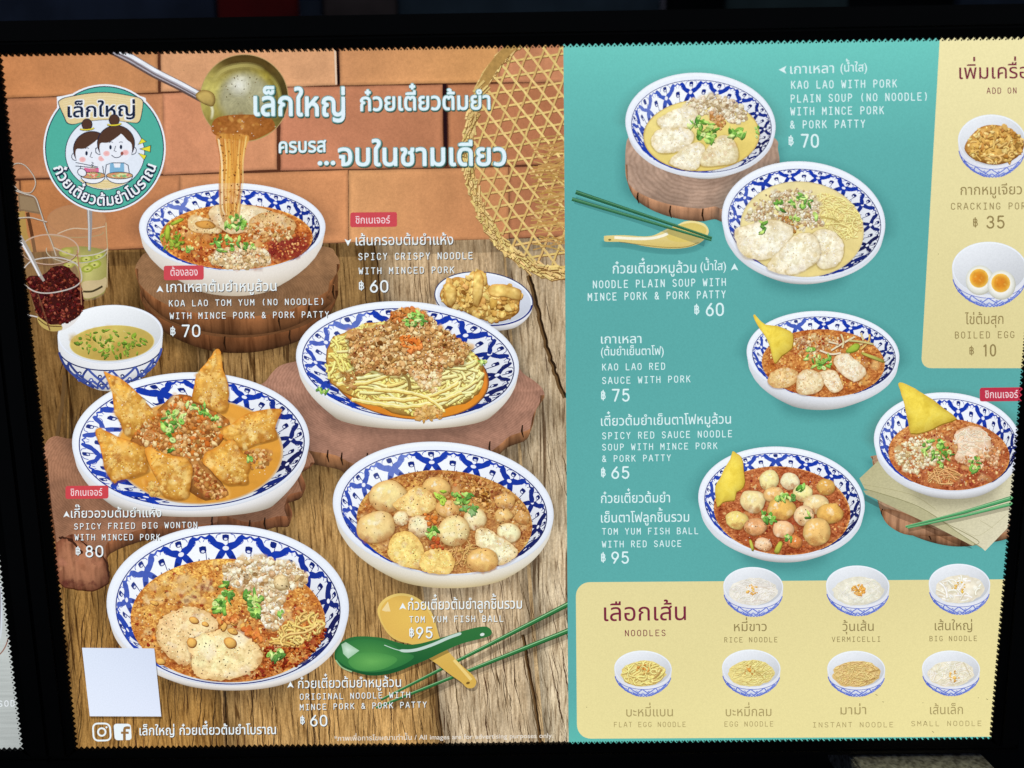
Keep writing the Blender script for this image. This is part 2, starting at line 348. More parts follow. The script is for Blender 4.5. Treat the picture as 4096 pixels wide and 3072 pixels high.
def body_grid(E, base, nb=40, nt=6, p1=1.7, p2=.75, a0=0, a1=180):
    """outer wall below the rim of a bowl: (u, t) -> point"""
    bx, by, brx, bry = base
    def pt(u, t):
        th = math.radians(a0+(a1-a0)*u); p = epoint(E, th); q = (bx+brx*math.cos(th), by+bry*math.sin(th))
        return (p[0]+(q[0]-p[0])*t**p1, p[1]+(q[1]-p[1])*t**p2)
    return pt
def bowl(parent, name, label, E, base, Eo=None, Ei=None, wall=(238, 242, 250), side=((232, 236, 244), (178, 176, 172)), N=14, phase=0, hi=235, sh=.5, shcol=(30, 30, 30), p1=1.7, fade=.75, shdy=16):
    body = body_grid(E, base, p1=p1)
    outl = [epoint(E, 2*PI*i/60) for i in range(60)]
    if sh:
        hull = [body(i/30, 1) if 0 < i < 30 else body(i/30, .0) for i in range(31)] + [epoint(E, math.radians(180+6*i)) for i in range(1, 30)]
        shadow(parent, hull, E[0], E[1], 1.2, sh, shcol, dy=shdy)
    a = Art(name, parent, FLAT, label)
    nb, nt = 40, 7; P_, C_ = [], []
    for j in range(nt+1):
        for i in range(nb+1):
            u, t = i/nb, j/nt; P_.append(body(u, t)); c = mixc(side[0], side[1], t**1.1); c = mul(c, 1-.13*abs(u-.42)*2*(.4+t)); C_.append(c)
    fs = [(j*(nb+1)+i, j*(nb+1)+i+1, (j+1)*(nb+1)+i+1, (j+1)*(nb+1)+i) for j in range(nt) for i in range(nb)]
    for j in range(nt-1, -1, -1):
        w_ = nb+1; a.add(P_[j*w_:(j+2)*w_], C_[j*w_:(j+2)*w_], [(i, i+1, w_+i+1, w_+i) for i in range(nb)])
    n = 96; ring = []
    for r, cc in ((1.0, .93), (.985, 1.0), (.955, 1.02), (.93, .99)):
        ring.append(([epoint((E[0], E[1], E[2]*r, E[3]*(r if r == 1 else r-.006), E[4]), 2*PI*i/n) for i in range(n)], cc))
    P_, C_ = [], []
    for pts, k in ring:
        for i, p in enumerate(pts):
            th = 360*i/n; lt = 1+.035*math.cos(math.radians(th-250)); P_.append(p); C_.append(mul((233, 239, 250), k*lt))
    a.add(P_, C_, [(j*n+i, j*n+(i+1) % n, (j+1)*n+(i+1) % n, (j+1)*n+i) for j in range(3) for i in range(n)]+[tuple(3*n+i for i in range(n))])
    if Eo:
        # inside wall, lit on the upper left in the printed picture
        Ec = Ei or Eo; P_, C_ = [], []
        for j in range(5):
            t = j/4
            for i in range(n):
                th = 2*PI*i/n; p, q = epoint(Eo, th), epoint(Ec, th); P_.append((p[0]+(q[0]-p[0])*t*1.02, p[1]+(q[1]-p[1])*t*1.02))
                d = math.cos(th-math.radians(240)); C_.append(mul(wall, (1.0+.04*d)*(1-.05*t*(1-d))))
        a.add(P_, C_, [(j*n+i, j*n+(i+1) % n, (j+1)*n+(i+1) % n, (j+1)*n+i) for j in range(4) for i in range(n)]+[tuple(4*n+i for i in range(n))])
    o = a.build()
    if Eo and Ei: rim_pattern(o, Eo, Ei, N, phase, hi, fade=fade)
    return o
def side_pattern(parent, E, base, N=6, c=(62, 92, 190), w=6, t0=.12, t1=.93, a0=8, a1=172, p1=1.7, dark=(40, 52, 110)):
    pt0 = body_grid(E, base, p1=p1, a0=a0, a1=a1); a = Art('blue_glaze_pattern', parent, FLAT)
    pt = lambda u, t: pt0(u, t0+(t1-t0)*t)
    a.ribbon([pt(i/40, 0) for i in range(41)], w*.55, dark)
    rows = 2
    for k in range(N*1):
        for r in range(rows):
            for s in (-1, 1):
                uv = [((k+.5+s*.5*(1-q))/N, (r+q)/rows) for q in (0, .25, .5, .75, 1)]
                a.ribbon([pt(min(1, max(0, u)), t) for u, t in uv], w, mixc(c, dark, .6 if (k > N*.62) else .1))
                uv = [((k+.5+s*.5*q)/N, (r+q)/rows) for q in (0, .25, .5, .75, 1)]
                if r: a.ribbon([pt(min(1, max(0, u)), t) for u, t in uv], w*.8, mixc(c, dark, .3))
    for k in range(N+1):
        for (u, t) in ((k/N, .5), ((k+.5)/N, .28), ((k+.5)/N, .75)):
            if 0.02 < u < .98:
                p = pt(u, t); a.ngon(ell(p[0], p[1], w*.95, w*.8, 0, 8), dark if t != .5 else c); a.ngon(ell(p[0], p[1]+w*.2, w*.45, w*.4, 0, 6), (235, 240, 250))
                for s in (-1, 1): q = pt(min(1, max(0, u+s*.22/N)), t+.06); a.ribbon([(p[0], p[1]+w), q], w*.4, c)
    return a.build()
def broth(parent, E, c0, c1, mat=CHILI, name='broth', edge=None):
    a = Art(name, parent, mat); n = 72; P_, C_ = [], []
    for j, r in enumerate((1.0, .965, .8, .5, .2)):
        for i in range(n):
            th = 2*PI*i/n; P_.append(epoint((E[0], E[1], E[2]*r, E[3]*r, E[4]), th)); k = .5+.5*math.cos(th-math.radians(60))
            c = mixc(c0, c1, k*.9 if j else k); C_.append(edge if (j == 0 and edge) else c)
    a.add(P_, C_, [(j*n+i, j*n+(i+1) % n, (j+1)*n+(i+1) % n, (j+1)*n+i) for j in range(4) for i in range(n)]+[tuple(4*n+i for i in range(n))])
    return a.build()

# ------------------------------------------------------------------ lettering
_G = {}
def glyph(ch, off=0.0):
    if (ch, off) in _G: return _G[(ch, off)]
    def mesh(s):
        c = bpy.data.curves.new('t', 'FONT'); c.body = s; c.resolution_u = 3
        o = bpy.data.objects.new('t', c); COL.objects.link(o); bpy.context.view_layer.update()
        cu = o.to_curve(bpy.context.evaluated_depsgraph_get()); loops = []
        for sp in cu.splines:
            bp = sp.bezier_points; n = len(bp); pts = []
            for i in range(n):
                a, b = bp[i], bp[(i+1) % n]; q = interpolate_bezier(a.co, a.handle_right, b.handle_left, b.co, 5)
                if (a.handle_right-a.co).cross(b.co-a.co).length < 1e-6 and (b.handle_left-b.co).cross(b.co-a.co).length < 1e-6: q = [a.co, b.co]
                pts += [(p[0], p[1]) for p in q[:-1]]
            if len(pts) > 2: loops.append(pts)
        o.to_curve_clear(); bpy.data.objects.remove(o); bpy.data.curves.remove(c)
        area = lambda L: sum(L[i-1][0]*L[i][1]-L[i][0]*L[i-1][1] for i in range(len(L)))/2
        if not loops: return [], []
        sg = 1 if area(max(loops, key=lambda L: abs(area(L)))) > 0 else -1; v, f = [], []
        for L in loops:
            if area(L)*sg <= 0: continue
            grp = [L]+[H for H in loops if area(H)*sg < 0 and inside(L, sum(p[0] for p in H)/len(H), sum(p[1] for p in H)/len(H))]
            flat = [p for g in grp for p in g]; n = len(v); v += flat
            f += [tuple(n+i for i in t) for t in tessellate_polygon([[Vector((p[0], p[1], 0)) for p in g] for g in grp])]
        return v, f
    if ch == ' ': _G[(ch, off)] = ([], [], .32); return _G[(ch, off)]
    v, f = mesh(ch)
    if off > 0:
        cnt = {}
        for q in f:
            for i in range(len(q)): e = tuple(sorted((q[i], q[(i+1) % len(q)]))); cnt[e] = cnt.get(e, 0)+1
        bd_ = [e for e, k in cnt.items() if k == 1]; v = list(v); f = list(f); used = set()
        for i, j in bd_:
            (x0, y0), (x1, y1) = v[i], v[j]; l = math.hypot(x1-x0, y1-y0) or 1; nx, ny = -(y1-y0)/l*off, (x1-x0)/l*off; n = len(v)
            v += [(x0+nx, y0+ny), (x1+nx, y1+ny), (x1-nx, y1-ny), (x0-nx, y0-ny)]; f.append((n, n+1, n+2, n+3)); used.update((i, j))
        for i in used:
            n = len(v); v += [(v[i][0]+off*math.cos(k*PI/3), v[i][1]+off*math.sin(k*PI/3)) for k in range(6)]; f.append(tuple(range(n, n+6)))
    comb = ch in 'ัิีึืุู็่้๊๋์ํ'
    if comb: adv = 0.0
    else:
        ref = 'ก' if ord(ch) > 3000 else 'l'; v2, _ = mesh(ch+ref); v3, _ = mesh(ref); adv = max(p[0] for p in v2)-max(p[0] for p in v3)
    _G[(ch, off)] = (v, f, adv); return _G[(ch, off)]
UPV = 'ัิีึื็ํ'; TONE = '่้๊๋์'
def font_layout(s, off=0.0):
    V, F, x = [], [], 0.0; prev = ''; base = ''
    s = s.replace('\u0e33', '\u0e4d\u0e32')
    for i, ch in enumerate(s):
        dx = dy = 0.0
        if ch in TONE:
            nxt = s[i+1] if i+1 < len(s) else ''
            if prev in UPV or nxt == '\u0e4d': dy = .215; dx = -.02
            if prev in UPV and prev == '\u0e4d': dx = -.02
        if ch in TONE+UPV and base in 'ปฝฟ': dx -= .1
        if i and ch == '\u0e4d': pass
        v, f, adv = glyph(ch, off); n = len(V)
        for p in v: V.append((p[0]+x+dx, p[1]+dy))
        for q in f: F.append(tuple(n+k for k in q))
        x += adv; prev = ch
        if adv > 0: base = ch
    return V, F, x
def thai_order(s):
    # a tone mark typed before sara am is drawn above its ring
    return s
def lay_text(art, s, x0, y0, x1, y1, h, col, off=0.0, arc=None):
    """font text whose baseline runs from (x0,y0) to (x1,y1); h = height of a plain consonant"""
    V, F, W = font_layout(s, off)
    xs = [p[0] for p in V]; a, b = min(xs), max(xs); sz = h/.558
    if x1 is None: x1 = x0+(b-a)*sz
    dx, dy = (x1-x0)/(b-a), (y1-y0)/(b-a); pts = []
    for p in V:
        if arc:
            cx, cy, rx, ry, t0, t1 = arc; t = math.radians(t0+(t1-t0)*(p[0]-a)/(b-a)); k = -p[1]*sz
            pts.append((cx+(rx+k)*math.cos(t), cy+(ry+k)*math.sin(t)))
        else: pts.append((x0+(p[0]-a)*dx+p[1]*sz*-.010, y0+(p[0]-a)*dy-p[1]*sz))
    art.add(pts, col, F)
def A_(cx, cy, rx, ry, a0, a1, n=6): return [(cx+rx*math.cos(math.radians(a0+(a1-a0)*i/n)), cy+ry*math.sin(math.radians(a0+(a1-a0)*i/n))) for i in range(n+1)]
SF = {  # single-line typewriter capitals on a 4 x 6 grid, y up
 'A': [[(0, 0), (1.7, 6), (2.3, 6), (4, 0)], [(.7, 2), (3.3, 2)]],
 'B': [[(.4, 0), (.4, 6), (2.2, 6)]+A_(2.2, 4.6, 1.3, 1.4, 90, -90, 5)+[(.4, 3.2)], [(.4, 0), (2.3, 0)]+A_(2.3, 1.6, 1.5, 1.6, -90, 90, 5)],
 'C': [A_(2.1, 4.3, 1.7, 1.7, 15, 180, 6)+A_(2.1, 1.7, 1.7, 1.7, 180, 345, 6)],
 'D': [[(.4, 0), (.4, 6), (1.7, 6)]+A_(1.9, 4.2, 1.8, 1.8, 90, 0, 4)+A_(1.9, 1.8, 1.8, 1.8, 0, -90, 4)+[(.4, 0)]],
 'E': [[(3.7, 6), (.4, 6), (.4, 0), (3.7, 0)], [(.4, 3.1), (3, 3.1)]],
 'F': [[(3.7, 6), (.4, 6), (.4, 0)], [(.4, 3.1), (3, 3.1)]],
 'G': [A_(2.1, 4.3, 1.7, 1.7, 15, 180, 6)+A_(2.1, 1.7, 1.7, 1.7, 180, 360, 6)+[(3.8, 2.5), (2.5, 2.5)]],
 'H': [[(.3, 0), (.3, 6)], [(3.7, 0), (3.7, 6)], [(.3, 3.1), (3.7, 3.1)]],
 'I': [[(2, 0), (2, 6)], [(.7, 6), (3.3, 6)], [(.7, 0), (3.3, 0)]],
 'K': [[(.4, 0), (.4, 6)], [(3.6, 6), (.5, 2.6)], [(1.5, 3.6), (3.8, 0)]],
 'L': [[(.5, 6), (.5, 0), (3.6, 0)]],
 'M': [[(.2, 0), (.3, 6), (2, 2.4), (3.7, 6), (3.8, 0)]],
 'N': [[(.4, 0), (.4, 6), (3.6, 0), (3.6, 6)]],
 'O': [A_(2, 4.2, 1.7, 1.8, 0, 180, 7)+A_(2, 1.8, 1.7, 1.8, 180, 360, 7)+[(3.7, 4.2)]],
 'P': [[(.5, 0), (.5, 6), (2.1, 6)]+A_(2.1, 4.4, 1.6, 1.6, 90, -90, 6)+[(.5, 2.8)]],
 'R': [[(.5, 0), (.5, 6), (2.1, 6)]+A_(2.1, 4.5, 1.5, 1.5, 90, -90, 6)+[(.5, 3)], [(1.9, 3), (3.7, 0)]],
 'S': [A_(2, 4.5, 1.6, 1.5, 20, 180, 6)+[(1.1, 3.4), (2.9, 2.7)]+A_(2, 1.6, 1.7, 1.6, 10, -160, 6)],
 'T': [[(.2, 6), (3.8, 6)], [(2, 6), (2, 0)]],
 'U': [[(.4, 6), (.4, 1.8)]+A_(2, 1.7, 1.6, 1.7, 180, 360, 6)+[(3.6, 6)]],
 'V': [[(.2, 6), (2, 0), (3.8, 6)]],
 'W': [[(0, 6), (.9, 0), (2, 4.2), (3.1, 0), (4, 6)]],
 'Y': [[(.3, 6), (2, 2.9), (3.7, 6)], [(2, 2.9), (2, 0)]],
 '&': [[(3.9, 0), (1.2, 3.6)]+A_(1.8, 4.8, 1, 1.1, 200, -60, 6)+[(1, 2.7)]+A_(1.7, 1.4, 1.4, 1.4, 130, 330, 6)+[(3.6, 2.6)]],
 '(': [A_(4.2, 3, 2.6, 4.2, 130, 230, 6)], ')': [A_(-.2, 3, 2.6, 4.2, 50, -50, 6)],
 '0': [A_(2, 4, 1.75, 2, 0, 180, 7)+A_(2, 2, 1.75, 2, 180, 360, 7)+[(3.75, 4)]],
 '1': [[(1.0, 5.2), (2.3, 6), (2.3, 0)]],
 '3': [A_(2, 4.5, 1.6, 1.5, 160, -80, 7)+[(1.6, 3.1)]+A_(2, 1.6, 1.8, 1.6, 85, -165, 8)],
 '5': [[(3.5, 6), (.9, 6), (.7, 3.3)]+A_(2, 1.9, 1.8, 1.95, 120, -150, 9)],
 '6': [[(2.9, 6), (1.1, 3.9)]+A_(2, 1.9, 1.75, 1.9, 160, -200, 14)],
 '7': [[(.3, 6), (3.8, 6), (1.5, 0)]],
 '8': [A_(2, 4.55, 1.45, 1.45, 90, 450, 12), A_(2, 1.6, 1.75, 1.6, 90, 450, 12)],
 '9': [A_(2, 4.1, 1.75, 1.9, 20, 380, 14), [(3.7, 3.9), (1.3, 0)]],
 '฿': [[(.6, .4), (.6, 5.6), (2.2, 5.6)]+A_(2.2, 4.4, 1.2, 1.2, 90, -90, 5)+[(.6, 3.2)], [(.6, .4), (2.3, .4)]+A_(2.3, 1.8, 1.4, 1.4, -90, 90, 5), [(2, -.6), (2, 6.8)]],
 '.': [[(1.8, 0), (2.1, .1)]],
}
def stroke_text(art, s, x0, y0, x1, y1, h, col, w=None, sp=6.3):
    w = w or h*.13; adv = [(sp if c != ' ' else sp*.92) for c in s]; W = sum(adv[:-1])+4; k = h/6.0
    x = 0
    for c, ad in zip(s, adv):
        for st in SF.get(c, []):
            pts = []
            for (a, b) in st: u = (x+a)/W; pts.append((x0+(x1-x0)*u-b*k*.012, y0+(y1-y0)*u-b*k))
            seg = [pts[0]]
            for i in range(1, len(pts)):
                seg.append(pts[i])
                if i < len(pts)-1:
                    a, b, c2 = pts[i-1], pts[i], pts[i+1]; d = ((b[0]-a[0])*(c2[0]-b[0])+(b[1]-a[1])*(c2[1]-b[1]))/((math.hypot(b[0]-a[0], b[1]-a[1])*math.hypot(c2[0]-b[0], c2[1]-b[1])) or 1)
                    if d < .75: art.ribbon(seg, w, col); seg = [pts[i]]
            if len(seg) > 1: art.ribbon(seg, w, col)
            for q in (pts[0], pts[-1]): art.ngon(ell(q[0], q[1], w*.5, w*.5, 0, 6), col)
            for i in range(1, len(pts)-1):
                a, b, c2 = pts[i-1], pts[i], pts[i+1]; t = abs(((b[0]-a[0])*(c2[1]-b[1])-(b[1]-a[1])*(c2[0]-b[0]))/((math.hypot(b[0]-a[0], b[1]-a[1])*math.hypot(c2[0]-b[0], c2[1]-b[1])) or 1))
                if t > .3: art.ngon(ell(b[0], b[1], w*.5, w*.5, 0, 6), col)
        x += ad

# ================================================================== the place: dark surroundings
def box(name, mn, mx, mat, parent=None, bev=.0015, **kw):
    import bmesh
    bm = bmesh.new(); bmesh.ops.create_cube(bm, size=1)
    for v in bm.verts:
        for i in range(3): v.co[i] = (mn[i]+mx[i])/2 + v.co[i]*(mx[i]-mn[i])
    if bev: bmesh.ops.bevel(bm, geom=bm.edges[:], offset=bev, segments=2, affect='EDGES')
    me = bpy.data.meshes.new(name); bm.to_mesh(me); bm.free(); me.materials.append(mat)
    o = bpy.data.objects.new(name, me); COL.objects.link(o)
    if parent: o.parent = parent
    return put(o, **kw)
FRAME = pbr('black_powder_coat', (.0035, .0035, .0045), .42, noise=(60, .3, None))
EDGEM = pbr('black_edge_trim', (.05, .055, .065), .35, .6)
LIPM = pbr('black_lip', (.002, .002, .002), .8)
def root(name, label, cat, group=None, loc=(0, 0, 0)):
    o = bpy.data.objects.new(name, None); COL.objects.link(o); o.location = loc; o.empty_display_size = .1
    return put(o, label=label, category=cat, group=group)
board = root('menu_board', 'backlit noodle menu board with brick and wood picture left and teal price list right', 'menu board')
PER = 0.00715; LIPY = -.0046
def lip(parent, x0, x1, z0, z1, ox0, ox1, oz0, oz1, mat=LIPM):
    """black lip whose inner edge is cut in small waves over the lit sheet"""
    v, f = [], []
    def side(n, fin, fout):
        b = len(v)
        for i in range(n*4+1):
            s = i/4; w = .5-.5*math.cos(2*PI*s); t = s/n
            a, c = fin(t, w), fout(t); v.append((a[0], LIPY, a[1])); v.append((c[0], LIPY, c[1])); v.append((a[0], LIPY+.0042, a[1]))
        for i in range(n*4):
            k = b+i*3; f.append((k, k+3, k+4, k+1)); f.append((k, k+2, k+5, k+3))
    am = .0036; nx = round((x1-x0)/PER); nz = round((z1-z0)/PER)
    side(nx, lambda t, w: (x0+(x1-x0)*t, z1-am+am*w), lambda t: (ox0+(ox1-ox0)*t, oz1))
    side(nx, lambda t, w: (x0+(x1-x0)*t, z0+am-am*w), lambda t: (ox0+(ox1-ox0)*t, oz0))
    side(nz, lambda t, w: (x0+am-am*w, z0+(z1-z0)*t), lambda t: (ox0, oz0+(oz1-oz0)*t))
    side(nz, lambda t, w: (x1-am+am*w, z0+(z1-z0)*t), lambda t: (ox1, oz0+(oz1-oz0)*t))
    # punched holes just inside the waves
    def hole(x, z):
        b = len(v); r = .00105
        for i in range(8): v.append((x+r*math.cos(i*PI/4), LIPY, z+r*math.sin(i*PI/4)))
        f.append(tuple(range(b, b+8)))
    ins = .0036
    for i in range(nx):
        s = (i+.5)/nx; hole(x0+(x1-x0)*s, z1-ins); hole(x0+(x1-x0)*s, z0+ins)
    for i in range(nz):
        s = (i+.5)/nz; hole(x0+ins, z0+(z1-z0)*s); hole(x1-ins, z0+(z1-z0)*s)
    me = bpy.data.meshes.new('perforated_lip'); me.from_pydata(v, [], f); me.materials.append(mat)
    o = bpy.data.objects.new('perforated_lip', me); COL.objects.link(o); o.parent = parent
X0, X1 = -BW/2, BW/2
RW = .034
def frame(parent, x0, x1, z0, z1, bot=.018):
    lip(parent, x0, x1, z0, z1, x0-.009, x1+.009, z0-.009, z1+.009)
    yb, yf = .06, -.008
    box('frame_rail', (x0-RW, yf, z1+.0085), (x1+RW, yb, z1+RW), FRAME, parent, .003)
    box('frame_rail', (x0-RW, yf, z0-bot), (x1+RW, yb, z0-.0085), FRAME, parent, .003)
    box('frame_rail', (x0-RW, yf, z0-.0083), (x0-.0085, yb, z1+.0083), FRAME, parent, .003)
    box('frame_rail', (x1+.0085, yf, z0-.0083), (x1+RW, yb, z1+.0083), FRAME, parent, .003)
    box('edge_trim', (x0-RW-.003, yf+.004, z0-bot), (x0-RW-.0006, yb, z1+RW), EDGEM, parent, .0008)
    box('edge_trim', (x1+RW+.0006, yf+.004, z0-bot), (x1+RW+.003, yb, z1+RW), EDGEM, parent, .0008)
    box('back_panel', (x0-.0084, .004, z0-.0084), (x1+.0084, .055, z1+.0084), FRAME, parent, 0)
frame(board, X0, X1, 0, BH)

# the next board to the left, only its right edge in view
board2 = root('menu_board', 'second backlit board with pale grey drinks picture, cut off by the left edge', 'menu board', loc=(0, 0, 0))
n1 = X0-.0665; n0 = n1-.5
frame(board2, n0, n1, 0, BH)
a = Art('grey_backdrop_picture', board2, print_mat('printed_brushed_grey', [('noise', (12, 12, 260), 3, .3, g3(.9, 1.08)), ('noise', (8, 8, 8), 2, 0, g3(.85, 1.12))], grain=.06))
def world_quad(art, x0, x1, z0, z1, c):
    # corner positions back to sheet units
    q = []
    for x, z in ((x0, z1), (x1, z1), (x1, z0), (x0, z0)):
        d = np.array([x, 0, z])-CAM_LOC; f = d@CAM_F; q.append((2048+FPX*(d@CAM_R)/f, 1536-FPX*(d@CAM_U)/f))
    art.add(q, c, [(0, 1, 2, 3)]); return q
world_quad(a, n0, n1, 0, BH, [(172, 176, 172), (172, 176, 172), (186, 192, 190), (186, 192, 190)]); a.build()
a = Art('glass_picture', board2, None, 'rim of a printed drinking glass'); a.ribbon(sm([(-30, 2290), (0, 2330), (6, 2450), (2, 2540), (-20, 2600)], 6, False), 7, (206, 212, 220)); a.ribbon(sm([(-8, 2300), (3, 2400), (-2, 2520)], 6, False), 3, (140, 140, 150)); a.build()
a = Art('straw_picture', board2); a.ribbon(sm([(-40, 2640), (0, 2616), (22, 2585), (33, 2552)], 6, False), 5, (150, 110, 95)); a.build()
a = Art('caption', board2, None, 'white capitals SOD, cut off at the left of the picture'); stroke_text(a, 'SOD', -6, 2826, 58, 2824, 22, (235, 240, 245), 3.2); a.build()

# dim things beyond and below the board
WALLM = pbr('dark_slate_wall', (.16, .21, .30), .8, noise=(3, .3, None))
WY = 1.6
back = box('back_wall', (-4, WY+.4, -1.5), (4, WY+.5, 3.5), pbr('unlit_wall', (.02, .024, .03), .9), None, 0, kind='structure')
def hang(name, label, cat, px0, px1, col, y, zlo=.2, tilt=0):
    def X(px):
        d = CAM_F+CAM_R*((px-2048)/FPX)-CAM_U*((60-1536)/FPX); t = (y-CAM_LOC[1])/d[1]; return CAM_LOC[0]+d[0]*t
    o = box(name, (X(px0), y, zlo), (X(px1), y+.03, 2.6), pbr(name+'_paint', col, .7, noise=(6, .25, None)), None, .004, label=label, category=cat)
    return o
hang('wall_panel', 'dim navy wall panel beyond the board, left of the dark red banner', 'panel', -500, 862, (.10, .14, .26), WY+.1)
hang('red_banner', 'dark red banner hanging beyond the top of the menu board', 'banner', 872, 1188, (.38, .008, .01), WY)
hang('wall_panel', 'narrow slate blue panel just right of the dark red banner', 'panel', 1194, 1288, (.20, .27, .42), WY+.12)
hang('wall_panel', 'dim brown panel beyond the upper frame, right of the slate blue strip', 'panel', 1296, 1585, (.27, .19, .18), WY+.08)
hang('wall_panel', 'wide blue grey panel beyond the top middle of the board', 'panel', 1592, 2640, (.12, .19, .26), WY+.1)
hang('pillar', 'pale thin pillar between the dim blue grey panels', 'pillar', 2646, 2662, (.42, .38, .45), WY+.05)
hang('wall_panel', 'dim green grey panel beyond the top right of the board', 'panel', 2905, 3390, (.11, .18, .19), WY+.1)
hang('wall_panel', 'dark navy panel beyond the far top right corner of the board', 'panel', 3830, 4500, (.07, .11, .19), WY+.1)
stone = pbr('grey_speckled_stone', (.62, .64, .72), .3, noise=(180, .25, (.12, .12, .14)))
gs = box('counter_slab', (.415, -.045, -.07), (.588, .06, -.0185), stone, None, .003, label='grey speckled stone slab under the lower right of the board', category='slab')
box('counter_front', (-2.2, -.02, -.9), (2.2, .3, -.075), pbr('dark_counter', (.006, .006, .007), .5), None, .002, kind='structure')
box('ground', (-4, -3, -1.5), (4, 3, -1.4), pbr('dark_floor', (.03, .03, .032), .6), None, 0, kind='structure')

# ================================================================== the printed sheet, lowest layer
P = board
CUR[0] = 0.0
def quadpart(name, pts, col, mat, parent=P, label=None, nx=1, kind=None):
    a = Art(name, parent, mat, label, kind); a.add(pts, col, [tuple(range(len(pts)))]); return a.build()
# --- brick wall picture
wallp = quadpart('brick_wall_picture', [(-20, 130), (2300, 120), (2300, 985), (60, 1040), (0, 800)], [(88, 50, 34)]*5, FLAT, label='printed picture of a terracotta brick wall')
def brick(x0, y0, x1, y1, dl=0, dr=0, c=(196, 138, 92), c2=None, edge=.8):
    """y at the left and right ends differ: courses run slightly uphill"""
    x0 -= 4; x1 += 4; y0 -= 2; y1 += 2
    q = [(x0, y0), (x1, y0+dr), (x1+2, y1+dr+dl), (x0+2, y1)]; a = Art('brick', wallp, BRICKM); cx = sum(p[0] for p in q)/4; cy = sum(p[1] for p in q)/4
    n = 10; out = []
    for i in range(4):
        a_, b_ = q[i], q[(i+1) % 4]
        for j in range(n):
            t = j/n; out.append((a_[0]+(b_[0]-a_[0])*t+random.uniform(-1, 1), a_[1]+(b_[1]-a_[1])*t+random.uniform(-1, 1)))
    c2 = c2 or c; P_, C_ = [], []
    for r, k in ((0, edge), (5, .93), (14, 1.04), (40, 1.0)):
        for (x, y) in out:
            fx = max(-1, min(1, (cx-x)/1e-3)) if abs(x-cx) > abs(q[1][0]-q[0][0])/2-6 else 0
            sx = (abs(x1-x0)/2-r)/(abs(x1-x0)/2); sy = (abs(y1-y0)/2-min(r, abs(y1-y0)/2-2))/(abs(y1-y0)/2)
            X_, Y_ = cx+(x-cx)*sx, cy+(y-cy)*sy; P_.append((X_, Y_)); t = (X_-x0)/max(1, (x1-x0)); cc = mixc(c, c2, t)
            kk = k*(1.05 if (r < 10 and y < cy and abs(y-cy) > abs(y1-y0)/2-12) else 1); C_.append(mul(cc, kk))
    m = len(out); a.add(P_, C_, [(j*m+i, j*m+(i+1) % m, (j+1)*m+(i+1) % m, (j+1)*m+i) for j in range(3) for i in range(m)]+[tuple(3*m+i for i in range(m))]); a.build()
brick(-30, 190, 626, 392, 0, -24, (181, 123, 80), (185, 133, 92))
brick(646, 180, 1342, 366, 0, -28, (200, 151, 114), (207, 159, 120))
brick(1362, 160, 1990, 340, 0, -14, (193, 141, 100), (200, 149, 96))
brick(1996, 140, 2300, 328, 0, -2, (185, 129, 96))
brick(-10, 398, 650, 716, 0, -22, (171, 117, 84), (181, 127, 92))
brick(655, 376, 1102, 698, 0, -22, (191, 133, 102), (195, 139, 104))
brick(1124, 352, 1766, 680, 0, -12, (185, 125, 98), (173, 119, 88))
brick(1796, 342, 2300, 664, 0, -12, (171, 117, 84), (165, 109, 78))
brick(-10, 726, 74, 1012, 0, 0, (175, 125, 88))
brick(86, 724, 716, 1008, 0, -22, (173, 117, 74), (181, 125, 88))
brick(724, 702, 1388, 988, 0, -20, (191, 135, 96), (191, 135, 94))
brick(1398, 684, 2030, 968, 0, -14, (197, 147, 102), (181, 127, 88))
brick(2040, 670, 2300, 950, 0, -8, (165, 111, 80))
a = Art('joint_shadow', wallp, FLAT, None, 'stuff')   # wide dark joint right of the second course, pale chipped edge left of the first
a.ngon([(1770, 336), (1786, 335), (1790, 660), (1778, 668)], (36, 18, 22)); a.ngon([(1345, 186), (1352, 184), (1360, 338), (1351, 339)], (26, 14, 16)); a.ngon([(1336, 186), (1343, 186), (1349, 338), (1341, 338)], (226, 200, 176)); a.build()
# --- weathered wood table picture
tbl = quadpart('wood_table_picture', [(50, 1012), (640, 1004), (1300, 974), (1945, 962), (2300, 945), (2310, 3030), (280, 3030)], [(120, 92, 52), (120, 90, 55), (150, 120, 82), (165, 138, 100), (150, 122, 85), (185, 160, 122), (168, 128, 72)], WOODM, label='printed picture of a weathered plank table')
def plank(x0t, x1t, x0b, x1b, ct, cb, yt=None, yb=3030):
    n, m = 8, 14; P_, C_ = [], []
    def ytop(x): return 1012-(x-50)*.0285 if x < 2300 else 945
    for j in range(m+1):
        t = j/m
        for i in range(n+1):
            u = i/n; xt = x0t+(x1t-x0t)*u; xb = x0b+(x1b-x0b)*u; y0 = ytop(xt); P_.append((xt+(xb-xt)*t, y0+(yb-y0)*t))
            c = mixc(ct, cb, t); e = min(u, 1-u)*n; C_.append(mul(c, (.72 if e < .5 else 1.0)*random.uniform(.95, 1.05)))
    a = Art('plank', tbl, WOODM); a.add(P_, C_, [(j*(n+1)+i, j*(n+1)+i+1, (j+1)*(n+1)+i+1, (j+1)*(n+1)+i) for j in range(m) for i in range(n)]); a.build()
plank(60, 283, 230, 240, (112, 84, 48), (150, 112, 66))
plank(291, 760, 246, 900, (122, 92, 54), (166, 126, 70))
plank(766, 1496, 908, 1776, (138, 108, 68), (186, 148, 94))
plank(1504, 2010, 1784, 2164, (182, 158, 126), (200, 180, 150))
plank(2018, 2330, 2182, 2600, (180, 160, 132), (204, 188, 160))
a = Art('wood_crack', tbl, FLAT, None, 'stuff')
